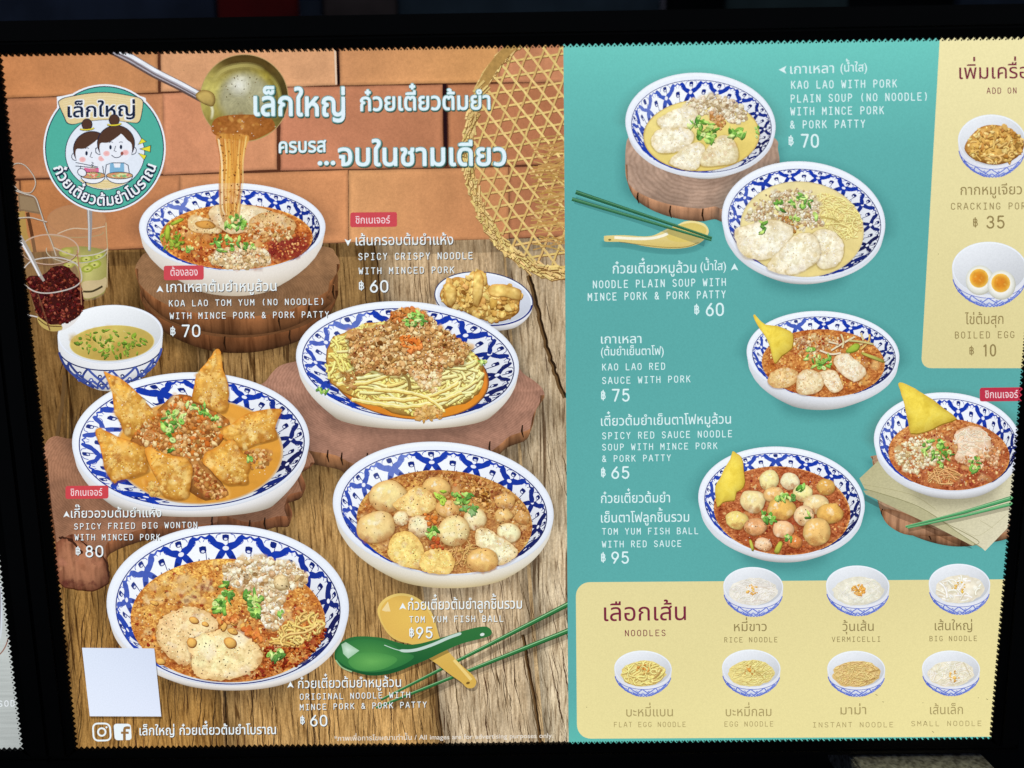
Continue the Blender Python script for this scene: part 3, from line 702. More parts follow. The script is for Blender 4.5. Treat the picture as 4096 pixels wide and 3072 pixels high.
for i in range(1300):
    x = random.uniform(240, 2270); y = random.choice([random.uniform(1020, 3000), random.uniform(2300, 3000)]); l = random.uniform(40, 260); dr = (x-1250)/1100*.16+.04; pts = [(x, y)]; 
    for k in range(int(l/22)): x += 22*dr+random.uniform(-4, 4); y += 22; pts.append((x, y))
    if len(pts) > 2: w = random.choice([1.2, 1.5, 2, 2, 3, 4]); a.ribbon(pts, [w*math.sin(PI*(j+.3)/(len(pts)-.4)) for j in range(len(pts))], jit((74, 50, 28), 14))
for pts, w in (([(1497, 985), (1512, 1080), (1520, 1210), (1540, 1400)], 9), ([(2119, 1100), (2150, 1220), (2195, 1400), (2230, 1500), (2262, 1590)], 14), ([(262, 1500), (250, 1620), (232, 1745)], 9), ([(901, 2764), (903, 2880), (908, 3000)], 9), ([(1738, 2650), (1752, 2800), (1772, 2990)], 8), ([(2095, 2540), (2120, 2680), (2145, 2820), (2166, 2990)], 10), ([(1225, 2600), (1240, 2760), (1262, 2990)], 5)):
    q = rough(sm(pts, 9, False), w*.22); m_ = len(q); a.ribbon(shift(q, -w*.35, 0), [w*random.uniform(1.2, 2.2)]*m_, (104, 78, 48)); a.ribbon(q, [w*random.uniform(.2, .7)+w*.12 for _ in q], (44, 30, 18))
a.build()
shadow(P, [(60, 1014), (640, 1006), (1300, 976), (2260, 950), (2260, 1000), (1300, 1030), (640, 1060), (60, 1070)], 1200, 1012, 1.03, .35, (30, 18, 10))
# --- woven bamboo basket picture
E_ = (2262, 600, 412, 525, 0)
bk = Art('bamboo_basket_picture', P, print_mat('printed_bamboo', [('noise', (200, 200, 200), 3, 0, g3(.86, 1.12))], grain=.08), 'printed woven bamboo basket hanging before bricks')
bk.mod = 700
R_in = (E_[0], E_[1], 372, 478)
def clipell(p): return ((p[0]-R_in[0])/R_in[2])**2+((p[1]-R_in[1])/R_in[3])**2 < 1 and p[0] < 2275
def weave(ang, sp, off, w, c, warp=0):
    ca, sa = math.cos(math.radians(ang)), math.sin(math.radians(ang))
    for k in range(-18, 19):
        seg = []
        for t in range(-700, 701, 14):
            o = k*sp+off+warp*math.sin(t/170+k)
            p = (R_in[0]-120+ca*t-sa*o, R_in[1]+sa*t+ca*o)
            if clipell(p): seg.append((p[0]+random.uniform(-1, 1), p[1]+random.uniform(-1, 1)))
            else:
                if len(seg) > 2: bk.ribbon(shift(seg, 2, 3), w, (128, 82, 52)); bk.ribbon(seg, w, jit(c, 8))
                seg = []
        if len(seg) > 2: bk.ribbon(shift(seg, 3, 4), w, (110, 68, 42)); bk.ribbon(seg, w, jit(c, 8))
weave(-9, 56, 28, 8, (226, 194, 122), 3)
weave(111, 56, 0, 8, (216, 182, 112), 3)
weave(51, 56, 0, 9, (234, 204, 132), 3)
for i in range(70):     # finer strips crowding toward the right
    y = random.uniform(560, 1000); x = random.uniform(2120, 2180); bk.ribbon([(x, y), (2200, y+random.uniform(-20, 20)), (2275, y+random.uniform(-40, 40))], 5, jit((190, 148, 86), 14))
bk.ribbon([(E_[0]+E_[2]*.945*math.cos(math.radians(75+200*i/60)), E_[1]+E_[3]*.945*math.sin(math.radians(75+200*i/60))) for i in range(61)], 40, (178, 140, 80))
for i in range(420):    # thick bound rim
    th = math.radians(78+194*i/419); r = random.uniform(.9, .99); x, y = E_[0]+E_[2]*math.cos(th)*r, E_[1]+E_[3]*math.sin(th)*r
    ang = math.atan2(E_[3]*math.cos(th), -E_[2]*math.sin(th))+random.choice([.35, -.28, .1]); l = random.uniform(34, 70); dx, dy = math.cos(ang)*l/2, math.sin(ang)*l/2
    bk.ribbon([(x-dx+1.5, y-dy+3), (x+dx+1.5, y+dy+3)], 9, (132, 94, 50)); bk.ribbon([(x-dx, y-dy), (x+dx, y+dy)], random.uniform(5, 10), jit((230, 200, 130), 16))
bk.build()
Z_BG = CUR[0]
# ================================================================== round wooden boards
def slab(name, label, top, h, cx, cy, k, c, cs, cuts=(), parent=P, freq=95, a=(3, 177)):
    o = Art(name, parent, disc_mat('printed_rings_%d' % cx, cx, cy, k, freq), label)
    o.fan(top, c, [mul(c, .98 if p[1] < cy else .9) for p in top]); ob = o.build()
    s = Art('bark_edge', ob, SIDEM); n = len(top)
    lo = max(range(n), key=lambda i: -top[i][0]); hi = max(range(n), key=lambda i: top[i][0])
    # lower edge from leftmost to rightmost point
    def walk(step):
        q_, i = [], lo
        while i != hi: q_.append(top[i]); i = (i+step) % n
        return q_+[top[hi]]
    seq = max((walk(1), walk(-1)), key=lambda w: sum(p[1] for p in w)/len(w)); m = len(seq); P_, C_ = [], []
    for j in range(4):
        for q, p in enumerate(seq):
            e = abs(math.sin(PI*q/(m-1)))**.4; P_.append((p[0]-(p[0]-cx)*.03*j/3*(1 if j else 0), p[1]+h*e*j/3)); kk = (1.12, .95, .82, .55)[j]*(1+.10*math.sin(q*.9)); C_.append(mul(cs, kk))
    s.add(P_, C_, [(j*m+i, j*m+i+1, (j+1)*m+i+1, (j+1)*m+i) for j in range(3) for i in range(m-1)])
    for (x, y0, y1) in cuts: s.ribbon([(x, y0), (x-3, (y0+y1)/2), (x+4, y1)], [5, 8, 3], (46, 28, 16))
    s.build(); return ob
# under the tom yum bowl: two stacked slices
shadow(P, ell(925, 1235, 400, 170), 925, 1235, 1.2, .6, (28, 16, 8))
t2 = sm([(560, 1170), (600, 1240), (700, 1300), (860, 1345), (1040, 1345), (1220, 1300), (1330, 1215), (1352, 1150), (1300, 1060), (900, 1020), (620, 1080)], 6)
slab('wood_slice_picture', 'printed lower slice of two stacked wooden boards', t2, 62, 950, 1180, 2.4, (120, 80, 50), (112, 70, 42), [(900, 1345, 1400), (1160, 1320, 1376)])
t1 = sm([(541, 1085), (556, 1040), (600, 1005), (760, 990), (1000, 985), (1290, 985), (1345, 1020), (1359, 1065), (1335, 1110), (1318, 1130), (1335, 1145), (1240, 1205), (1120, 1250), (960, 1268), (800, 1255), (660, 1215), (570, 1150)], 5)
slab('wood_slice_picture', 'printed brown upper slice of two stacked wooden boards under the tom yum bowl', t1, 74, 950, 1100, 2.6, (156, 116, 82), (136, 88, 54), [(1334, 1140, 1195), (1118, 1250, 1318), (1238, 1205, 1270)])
# reddish slice under the crispy noodle plate
c_ = []
for i in range(40):
    th = 2*PI*i/40; r = 1+(.035 if i % 3 == 0 else -.03 if i % 3 == 1 else 0)*(1 if 2 < i < 20 else .6); c_.append((1595+570*r*math.cos(th), 1590+ (268 if math.sin(th) > 0 else 215)*r*math.sin(th)))
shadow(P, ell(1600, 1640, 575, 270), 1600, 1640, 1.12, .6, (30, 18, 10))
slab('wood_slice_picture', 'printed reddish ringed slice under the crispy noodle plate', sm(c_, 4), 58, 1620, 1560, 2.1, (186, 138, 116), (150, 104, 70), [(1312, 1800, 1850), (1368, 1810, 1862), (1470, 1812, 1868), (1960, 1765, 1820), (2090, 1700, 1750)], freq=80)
# root wood slice under the wonton plate
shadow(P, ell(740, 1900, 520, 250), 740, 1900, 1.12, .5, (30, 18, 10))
c_ = [(175, 1800), (215, 1745), (300, 1755), (500, 1720), (1000, 1720), (1200, 1780), (1258, 1850), (1205, 1880), (1222, 1955), (1150, 1985), (1170, 2060), (1110, 2065), (1000, 2090), (880, 2060), (850, 2095), (600, 2110), (430, 2170), (420, 2230), (300, 2200), (225, 2180), (200, 2060), (186, 1960)]
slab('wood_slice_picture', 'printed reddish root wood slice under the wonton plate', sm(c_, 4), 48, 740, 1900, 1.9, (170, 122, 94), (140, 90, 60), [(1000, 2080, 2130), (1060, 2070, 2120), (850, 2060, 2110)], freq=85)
kn = lump('root_knob_picture', P, [(222, 2190), (240, 2160), (290, 2138), (340, 2165), (352, 2190), (400, 2212), (418, 2236), (436, 2290), (430, 2330), (370, 2360), (290, 2352), (236, 2325)], (160, 108, 80), mat=SIDEM, edge=(118, 70, 50), label='printed knobbly root end of the wood slice', r=2, light=.1)
mottle(kn, sm([(232, 2190), (300, 2150), (340, 2180), (410, 2235), (400, 2290), (300, 2300), (240, 2280)], 4), 40, [(186, 130, 98), (136, 86, 62), (176, 120, 90)], (8, 26), (.3, .6)); mottle(kn, sm([(240, 2310), (330, 2330), (425, 2300), (420, 2335), (330, 2356), (250, 2335)], 3), 22, [(96, 50, 40)], (8, 18), (.3, .6))
a = Art('root_crack', P, FLAT, None, 'stuff')
for pts, w in (([(300, 2140), (345, 2180), (420, 2240), (436, 2310)], 9), ([(236, 2150), (285, 2160), (330, 2215)], 15), ([(850, 2070), (846, 2130)], 7)): q = rough(sm(pts, 6, False), 2.5); a.ribbon(q, [w*random.uniform(.3, 1.1) for _ in q], (64, 36, 26))
a.build()
Z_BOARD = CUR[0]

# ================================================================== left picture: tools and glasses
a = Art('steel_stand_picture', P, FLAT, 'printed twisted wire and tag of a condiment caddy')
wire = lambda pts, w=4.0, c=(172, 158, 142): (a.ribbon(shift(sm(pts, 9, False), 1.5, 1.5), w+2, (120, 84, 56)), a.ribbon(sm(pts, 9, False), w, c), a.ribbon(shift(sm(pts, 9, False), -.6, -.6), w*.3, (222, 216, 206)))
a.ngon([(72, 775), (140, 786), (166, 858), (76, 842)], (132, 108, 82)); a.ngon([(78, 782), (134, 792), (155, 848), (82, 836)], (150, 126, 96))
a.ribbon([(86, 845), (96, 935), (120, 1010)], 26, (176, 142, 78)); a.ribbon([(110, 850), (128, 940), (140, 1010)], 14, (92, 56, 34))
wire([(47, 662), (70, 653), (100, 662), (132, 700), (142, 735), (128, 766), (104, 772), (70, 758), (45, 720)]); wire([(60, 762), (100, 776), (140, 790), (160, 840), (186, 920), (205, 965), (225, 1024)], 6, (150, 140, 130)); wire([(75, 872), (120, 870), (160, 880), (188, 888)], 5)
a.build()
jar2 = Art('glass_jar_picture', P, SOFT, 'printed glass of sliced green chillies in vinegar'); body2 = [(193, 880), (200, 960), (216, 1040), (330, 1195), (330, 1202), (400, 1190), (424, 1160), (432, 990), (426, 880)]
jar2.add(sm(ell(307, 880, 117, 60, 0, 36, 180, 360)+[(424, 1000), (424, 1150), (400, 1190), (340, 1204), (300, 1190), (230, 1100), (200, 980)], 2), (206, 196, 160), [tuple(range((37+7)*2))], .13)
j2 = jar2.build()
a = Art('vinegar', j2, CLEAR); a.fan(sm([(236, 1010), (300, 985), (400, 995), (424, 1020), (424, 1150), (398, 1182), (335, 1195), (322, 1130), (300, 1060)], 5), (196, 190, 120), (150, 144, 80)); a.ngon(sm([(328, 1130), (400, 1120), (424, 1110), (420, 1160), (380, 1186), (336, 1190)], 4), (196, 176, 134)); a.ribbon(sm([(332, 1166), (370, 1165), (410, 1145)], 5, False), 8, (70, 60, 40)); a.build()
for x, y, r in ((265, 1008, 30), (345, 1036, 26), (378, 1058, 28), (300, 1045, 26), (350, 1075, 24), (395, 1025, 22), (275, 1060, 22)):
    a = Art('chilli_slice', j2, FLAT); a.fan(ell(x, y, r, r*.62, -12), (190, 196, 84), (150, 160, 60)); a.fan(ell(x, y, r*.62, r*.36, -12), (216, 214, 130), (190, 190, 100)); a.ngon(ell(x, y+2, r*.2, r*.12), (110, 110, 60)); a.build()
a = Art('glass_rim', j2, FLAT)
for E, c, w in (((307, 880, 117, 60, 0), (178, 128, 92), 4), ((307, 1000, 122, 52, 0), (184, 180, 160), 4), ((300, 930, 113, 20, 0), (176, 150, 110), 4)): a.ribbon(ell(*E, n=48) if E[3] > 55 else ell(*E, n=48, a0=-10, a1=190), w, c, closed=E[3] > 55)
a.ribbon([(424, 890), (430, 1000), (428, 1150)], 4, (190, 170, 130)); a.ribbon(sm([(230, 935), (290, 914), (360, 916), (420, 905)], 6, False), 4, (206, 186, 160)); a.ribbon(sm([(214, 990), (300, 1022), (380, 1018), (432, 996)], 7, False), 5, (198, 190, 172)); a.build()
a = Art('spoon_handle', j2, FLAT); a.ribbon([(358, 830), (360, 900), (358, 1005)], [22, 17, 10], (150, 146, 146)); a.ribbon([(353, 830), (356, 900), (356, 1000)], 5, (208, 208, 208)); a.build()
jar1 = Art('glass_jar_picture', P, SOFT, 'printed glass of dark red dried chilli flakes with a spoon'); jar1.add(sm([(88, 990), (130, 945), (200, 938), (270, 950), (316, 990), (326, 1080), (334, 1220), (300, 1290), (240, 1325), (190, 1320), (150, 1280), (110, 1120)], 5), (190, 150, 110), [tuple(range(60))], .25)
j1 = jar1.build()
pol = sm([(112, 1108), (170, 1100), (215, 1066), (265, 1066), (300, 1100), (322, 1130), (334, 1230), (290, 1282), (200, 1298), (165, 1280), (140, 1230), (120, 1165)], 5)
a = Art('chilli_flakes', j1, FLAT); a.ngon(pol, (64, 24, 22)); ck = a.build()
crumbs('chilli_flake_pieces', j1, pol, 560, [(110, 44, 36), (78, 22, 24), (150, 78, 58), (60, 18, 22), (92, 30, 30)], (3, 8), FLAT, .4)
a = Art('glass_base', j1, FLAT); a.ngon(sm([(150, 1266), (200, 1298), (244, 1300), (246, 1320), (200, 1324), (160, 1300)], 4), (190, 166, 96)); a.ribbon(sm([(152, 1276), (190, 1302), (246, 1306)], 5, False), 4, (96, 66, 36)); a.build()
a = Art('glass_rim', j1, FLAT)
a.ribbon(ell(199, 998, 115, 60, 0), 5, (196, 168, 148), closed=True); a.ribbon(ell(199, 1003, 112, 58, 0, a0=10, a1=170), 3, (120, 80, 56))
a.ribbon(sm([(94, 1075), (130, 1042), (200, 1030), (260, 1036), (310, 1060), (326, 1100), (320, 1130), (280, 1155), (200, 1172), (140, 1166), (96, 1138)], 8, False), 5, (196, 188, 180)); a.ribbon([(308, 1000), (318, 1090), (326, 1220)], 4, (170, 120, 90)); a.ribbon([(152, 1176), (176, 1250), (200, 1322)], 5, (110, 70, 50)); a.ribbon([(102, 1258), (150, 1268)], 5, (206, 200, 196)); a.build()
a = Art('spoon_handle', j1, FLAT); a.ribbon([(76, 945), (120, 1020), (160, 1100), (176, 1124)], [22, 20, 14, 10], (168, 160, 152)); a.ribbon([(74, 950), (116, 1022), (158, 1104)], 7, (232, 232, 236)); a.build()

# ladle
a = Art('ladle_picture', P, print_mat('printed_brass', [('noise', (60, 60, 60), 4, 1.0, g3(.82, 1.12))], grain=.08), 'printed brass ladle pouring brown broth into the tom yum bowl')
P_, C_ = [], []; n = 72
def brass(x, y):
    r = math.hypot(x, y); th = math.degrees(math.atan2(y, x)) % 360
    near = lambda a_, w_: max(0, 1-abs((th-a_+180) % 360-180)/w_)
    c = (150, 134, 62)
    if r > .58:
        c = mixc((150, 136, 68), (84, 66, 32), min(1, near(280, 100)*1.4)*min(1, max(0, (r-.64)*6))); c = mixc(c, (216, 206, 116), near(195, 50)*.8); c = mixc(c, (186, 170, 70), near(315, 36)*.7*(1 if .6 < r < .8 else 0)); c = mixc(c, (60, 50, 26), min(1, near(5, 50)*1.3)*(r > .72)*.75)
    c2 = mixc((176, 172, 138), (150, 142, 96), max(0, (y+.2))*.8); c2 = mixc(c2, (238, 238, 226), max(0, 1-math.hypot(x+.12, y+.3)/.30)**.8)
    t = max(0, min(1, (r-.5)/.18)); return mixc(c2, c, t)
for j in range(17):
    r = 1-j/17
    for i in range(n):
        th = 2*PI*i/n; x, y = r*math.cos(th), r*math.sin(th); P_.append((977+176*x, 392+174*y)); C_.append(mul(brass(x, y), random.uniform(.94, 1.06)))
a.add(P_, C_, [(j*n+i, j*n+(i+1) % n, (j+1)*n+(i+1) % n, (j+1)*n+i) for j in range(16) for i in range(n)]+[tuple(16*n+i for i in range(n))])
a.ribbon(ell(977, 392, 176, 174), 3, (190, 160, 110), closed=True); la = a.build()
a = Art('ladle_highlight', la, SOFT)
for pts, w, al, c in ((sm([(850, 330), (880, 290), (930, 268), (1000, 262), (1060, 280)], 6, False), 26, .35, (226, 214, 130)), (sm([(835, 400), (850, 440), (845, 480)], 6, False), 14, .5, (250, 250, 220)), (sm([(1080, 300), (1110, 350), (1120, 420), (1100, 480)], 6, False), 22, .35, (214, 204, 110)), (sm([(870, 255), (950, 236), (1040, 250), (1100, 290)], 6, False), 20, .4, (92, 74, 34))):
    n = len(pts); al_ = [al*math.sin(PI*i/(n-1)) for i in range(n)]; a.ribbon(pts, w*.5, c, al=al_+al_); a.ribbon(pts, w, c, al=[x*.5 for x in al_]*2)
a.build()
flakes(la, ell(985, 350, 110, 70), 45, ((80, 62, 24), (120, 94, 40)), (1, 4), 'oil_speck')
a = Art('broth_in_ladle', la, MEAT); BL = sm([(846, 520), (858, 478), (905, 462), (980, 458), (1050, 462), (1090, 480), (1098, 515), (1050, 545), (1000, 562), (930, 560), (870, 545)], 5); a.fan(sm([(846, 520), (858, 478), (905, 462), (980, 458), (1050, 462), (1090, 480), (1098, 515), (1050, 545), (1000, 562), (930, 560), (870, 545)], 5), (178, 116, 58), (156, 94, 42)); a.build(); mottle(la, BL, 30, [(206, 146, 70), (136, 78, 36), (226, 176, 96)], (6, 20), (.3, .6)); glints(la, BL, 16)
a = Art('ladle_handle', la, print_mat('printed_steel', [('noise', (14, 14, 160), 2, 0, g3(.9, 1.08))], grain=.05))
hp = [(444, 190), (520, 228), (620, 288), (720, 338), (800, 382), (838, 402)]
a.ribbon(shift(hp, -8, 10), [26, 26, 24, 22, 22, 20], (96, 76, 72)); a.ribbon(shift(hp, 2, 2), [34, 34, 31, 28, 27, 26], (176, 172, 182)); a.ribbon(shift(hp, 6, -4), [16, 16, 14, 12, 10, 8], (236, 240, 248)); a.ribbon(shift(hp, -1, 9), [7, 7, 6, 6, 5, 4], (120, 108, 112)); a.ribbon(shift(hp, 13, -9), 3, (140, 120, 112)); a.build()
lump('handle_socket', la, [(782, 378), (812, 360), (850, 370), (862, 400), (850, 426), (820, 418), (795, 402)], (186, 160, 92), edge=(120, 92, 46), sh=0)

# ================================================================== dishes on the wooden table
def patty(par, pts, c=(226, 212, 178), edge=(196, 172, 128), name='pork_slice', r=2.2, spots=None, sh=.5, wet=(190, 120, 60)):
    out = rough(sm(pts, 6), r); c = mul(c, 1.05); sz = math.sqrt(abs(sum(out[i-1][0]*out[i][1]-out[i][0]*out[i-1][1] for i in range(len(out)))/2)/PI)
    halo(par, sm(pts, 5), warm(wet, .5), .5, 1.09, 1, 3)
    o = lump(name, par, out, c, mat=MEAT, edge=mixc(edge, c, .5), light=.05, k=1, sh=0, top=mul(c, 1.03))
    inn = inset(out, .88)
    mottle(o, inn, 34, [mixc(c, (255, 250, 238), .55), warm(c, .86), mixc(c, edge, .6), mul(c, 1.08), mixc(c, wet, .25)], (sz*.10, sz*.32), (.25, .6))
    mottle(o, inset(out, .98), 10, [wet], (sz*.12, sz*.3), (.12, .35), 'broth_stain')
    crumbs('meat_grain', o, inn, int(70+sz), [mul(c, 1.14), warm(c, .82), mul(c, 1.02), mixc(c, edge, .6)], (1.2, 3.6), FLAT, 0)
    glints(o, inn, 7, (1.5, 4))
    if spots:
        sp_ = Art('chili_specks', o, FLAT, None, 'stuff')
        for x, y in samples(out, spots[0], False): rr = random.uniform(1.2, 4.2); sp_.ngon(ell(x, y, rr, rr*.6, random.uniform(0, 180), 5, irr=.3), random.choice(spots[1]))
        sp_.build()
    return o
def stew(par, poly, k=1.0, pal=((222, 170, 92), (168, 86, 40), (236, 200, 130), (136, 52, 30), (206, 130, 56)), sz=1.0):
    """broken surface of a spicy broth: soft pools of oil and paste, grains, wet glints"""
    mottle(par, poly, int(120*k), pal, (10*sz, 34*sz), (.25, .65), 'oil_pools')
    crumbs('broth_grains', par, poly, int(520*k), [mul(c, 1.05) for c in pal], (2.5*sz, 7.5*sz), SOFTF, 0)
    mottle(par, poly, int(60*k), [(240, 206, 140), (120, 44, 26)], (4*sz, 12*sz), (.3, .7), 'oil_pools'); glints(par, poly, int(70*k))
HEAP = [(232, 214, 172), (214, 188, 140), (240, 228, 196), (196, 160, 112)]
# tom yum bowl under the ladle
CUR[0] = Z_BOARD
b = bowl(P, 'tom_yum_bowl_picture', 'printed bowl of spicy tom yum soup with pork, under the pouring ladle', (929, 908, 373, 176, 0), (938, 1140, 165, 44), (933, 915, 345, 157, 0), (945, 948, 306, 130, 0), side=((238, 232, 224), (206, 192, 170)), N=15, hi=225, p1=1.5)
broth(b, (945, 948, 306, 130, 0), (206, 130, 66), (176, 86, 46), edge=(214, 150, 76))
E1 = ell(945, 950, 290, 118)
stew(b, E1, .9)
patty(b, [(752, 880), (770, 860), (800, 866), (850, 880), (880, 905), (885, 930), (830, 934), (775, 925), (752, 905)], (232, 208, 160), (204, 160, 100))
lump('broth_pool', b, [(780, 890), (830, 882), (862, 900), (850, 915), (800, 912)], (206, 150, 74), mat=CLEAR, sh=0)
patty(b, [(835, 862), (850, 828), (890, 816), (950, 815), (1060, 836), (1130, 870), (1090, 900), (1030, 905), (990, 920), (930, 935), (870, 905)], (232, 216, 180), (206, 172, 120))
patty(b, [(1000, 880), (1060, 850), (1130, 856), (1180, 890), (1170, 930), (1080, 945), (1010, 925)], (222, 190, 138), (190, 134, 74), spots=(70, [(130, 50, 26), (180, 90, 40), (90, 40, 20)]))
CPP = sm([(1060, 985), (1100, 960), (1180, 950), (1225, 965), (1200, 1010), (1130, 1035), (1080, 1020)], 4)
mottle(b, CPP, 60, [(150, 56, 44), (176, 76, 50), (130, 44, 40)], (14, 34), (.4, .8), 'chili_paste'); crumbs('chili_paste_grains', b, CPP, 110, [(170, 70, 48), (206, 120, 70), (120, 40, 34), (226, 170, 110)], (2, 6), FLAT, 0)
crumbs('minced_pork', b, sm([(835, 1030), (900, 990), (1000, 985), (1060, 1000), (1080, 1050), (1000, 1072), (890, 1066)], 4), 260, [(236, 216, 176), (222, 190, 140), (240, 226, 200)], (6, 11))
crumbs('minced_pork', b, sm([(970, 900), (1060, 890), (1150, 905), (1180, 940), (1110, 960), (1000, 950)], 4), 160, [(232, 206, 160), (216, 172, 110), (200, 120, 60)], (5, 9))
herbs(b, ell(905, 970, 60, 40), 22); herbs(b, ell(690, 960, 45, 45), 34, (7, 13), ((150, 170, 60), (120, 150, 50))); herbs(b, ell(990, 985, 30, 15), 9); herbs(b, ell(750, 1000, 20, 14), 7); flakes(b, E1, 160)
for q in ([(660, 955), (664, 905), (678, 902), (678, 955)], [(682, 892), (726, 872), (732, 880), (690, 900)]): lump('spring_onion', b, q, (170, 190, 66), k=2, sh=.5)
# stream of broth
pts = [(868, 540), (990, 540), (985, 590), (976, 640), (966, 740), (962, 850), (945, 905), (925, 920), (900, 900), (880, 850), (874, 740), (880, 640), (880, 585)]
POUR = print_mat('printed_pouring_broth', [('noise', (200, 160, 22), 5, .8, [(0.3, (.68, .52, .4)), (0.5, (1, 1, 1)), (0.7, (1.25, 1.4, 1.7))])], soft=True, grain=.06)
a = Art('poured_broth', b, POUR, 'printed stream of broth falling from the ladle'); q = sm(pts, 5); a.pillow(inset(q, 1.0), (222, 166, 74), (206, 144, 66), .06, rings=(1, .8, .5), al=[.62]*len(q)+[.85]*len(q)*2+[.9]); a.build()
a = Art('broth_strand', b, SOFTF, None, 'stuff')
for k in range(15):
    x = 878+k*6.6; bot = 925-abs(k-7)*11; q = sm([(865+k*8.6, 552+random.uniform(-14, 10)), (x+2, 640), (x+random.uniform(-5, 5), 740), (905+(x-905)*.75, 830), (924+(x-924)*.55, bot)], 6, False); al = [random.uniform(.25, .7)]*len(q); a.ribbon(q, random.uniform(2.5, 8), random.choice([(252, 226, 150), (206, 130, 50), (176, 96, 36), (240, 196, 100), (255, 240, 196)]), al=al+al)
a.build()
flakes(b, sm(pts, 3), 80, ((130, 70, 30), (160, 90, 40), (100, 50, 24)), (2, 5), 'chili_fleck')
herbs(b, ell(940, 890, 42, 30), 24, (10, 16))

# small clear soup bowl
CUR[0] = Z_BOARD+.00003
b = bowl(P, 'soup_bowl_picture', 'printed small bowl of clear soup with coriander', (441, 1337, 211, 117, -3), (430, 1538, 66, 26), (441, 1338, 203, 110, -3), None, wall=(236, 240, 244), p1=2.0, side=((240, 242, 246), (206, 206, 206)), shdy=24)
side_pattern(b, (441, 1337, 211, 117, -3), (430, 1538, 66, 26), N=6, c=(72, 92, 170), w=9, dark=(36, 44, 96), p1=2.0, t0=.16)
broth(b, (448, 1372, 170, 71, -3), (208, 190, 102), (178, 146, 72), CLEAR, edge=(226, 212, 146))
mottle(b, ell(400, 1360, 110, 45), 30, [(222, 206, 120), (196, 160, 80)], (14, 36), (.3, .6)); glints(b, ell(448, 1372, 140, 55), 14)
herbs(b, ell(448, 1375, 140, 55), 70, (6, 13), ((120, 150, 56), (96, 132, 44), (140, 170, 66)))

# big wonton plate
CUR[0] = Z_BOARD+.0003
EB, BB = (763, 1766, 475, 277, -1), (770, 2010, 330, 58)
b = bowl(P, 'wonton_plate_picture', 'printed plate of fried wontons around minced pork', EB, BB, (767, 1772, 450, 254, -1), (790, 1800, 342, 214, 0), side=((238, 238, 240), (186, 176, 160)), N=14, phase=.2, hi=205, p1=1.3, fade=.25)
broth(b, (795, 1806, 338, 212, 0), (226, 160, 66), (214, 150, 58), CLEAR, edge=(206, 190, 160))
mottle(b, ell(795, 1810, 300, 180), 60, [(240, 180, 80), (196, 110, 44), (250, 200, 110)], (16, 44), (.25, .5)); glints(b, ell(795, 1890, 280, 100), 50, (1.5, 5))
HP = sm(T((0, 1500), [(1060, 520), (1250, 300), (1450, 150), (1700, 280), (1850, 400), (1750, 560), (1600, 700), (1750, 830), (1830, 950), (1650, 1000), (1500, 900), (1400, 650), (1200, 580)]), 4); lump('minced_pork_heap', b, rough(HP, 4), (186, 126, 66), mat=MINCE, sh=.5, k=1); mottle(b, HP, 90, [(150, 84, 36), (216, 160, 90), (200, 110, 44)], (8, 24), (.3, .6)); glints(b, HP, 40)
def wonton(pts, c=(244, 190, 88), e=(204, 134, 52), sp=34, off=(0, 1500)):
    q = T(off, pts); out = rough(sm(q, 4), 1.6); halo(b, sm(q, 4), (90, 44, 16), .6, 1.07, 2, 4); o = lump('fried_wonton', b, out, c, mat=FRIED, edge=e, light=.16, k=1, sh=0, top=(238, 190, 98))
    inn = inset(out, .9); n = len(q)
    mottle(o, inn, 46, [(250, 212, 128), (196, 128, 52), (236, 184, 92), (176, 106, 44), (255, 226, 150)], (7, 26), (.3, .65))
    cr = Art('pastry_crease', o, SOFT, None, 'stuff'); cx = sum(p[0] for p in q)/n; cy = sum(p[1] for p in q)/n
    for k in range(3):
        p = q[random.randrange(n)]; a_ = sm([p, ((p[0]+cx)/2+random.uniform(-14, 14), (p[1]+cy)/2+random.uniform(-14, 14)), (cx+random.uniform(-16, 16), cy+random.uniform(-16, 16))], 5, False); m = len(a_); al = [.42*math.sin(PI*(i+.5)/m) for i in range(m)]
        cr.ribbon(a_, 13, (150, 86, 34), al=al+[0]*m); cr.ribbon(shift(a_, -8, -5), 12, (250, 216, 136), al=[0]*m+al)
    cr.build(); bb = Art('pastry_bubble', o, FLAT, None, 'stuff')
    for x, y in samples(inn, sp, False): r = random.uniform(2.5, 7); bb.fan(ell(x+1, y+1.6, r, r*.8, n=8, irr=.1), warm(c, .86), warm(c, .9)); bb.fan(ell(x, y, r*.8, r*.6, n=8, irr=.1), (248, 212, 132), (234, 186, 96))
    bb.build(); crumbs('crust_grain', o, inn, 120, [(250, 214, 130), (206, 140, 60), (180, 110, 46)], (1.2, 3.4), FLAT, 0); glints(o, inn, 12, (2, 5)); return o
wonton([(835, -30), (900, 0), (960, 20), (1060, 100), (1150, 190), (1240, 290), (1290, 330), (1200, 400), (1110, 490), (1010, 470), (960, 370), (920, 300), (905, 150), (870, 60)])
wonton([(1735, -205), (1775, -190), (1790, -60), (1830, 50), (1840, 180), (1810, 290), (1700, 280), (1600, 225), (1540, 200), (1560, 100), (1580, 0), (1650, -90), (1700, -150)])
wonton([(1740, 440), (1850, 400), (2010, 300), (2250, 270), (2240, 350), (2215, 430), (2220, 510), (2050, 560), (1950, 600), (1850, 540), (1790, 500)])
crumbs('minced_pork', b, T((0, 1500), [(1070, 500), (1150, 400), (1300, 300), (1450, 150), (1560, 230), (1700, 290), (1850, 390), (1740, 450), (1800, 500), (1690, 580), (1680, 690), (1500, 680), (1400, 620), (1280, 620), (1180, 580)]), 620, [(224, 178, 112), (196, 140, 76), (236, 204, 150), (168, 104, 52), (206, 120, 50)], (6, 12))
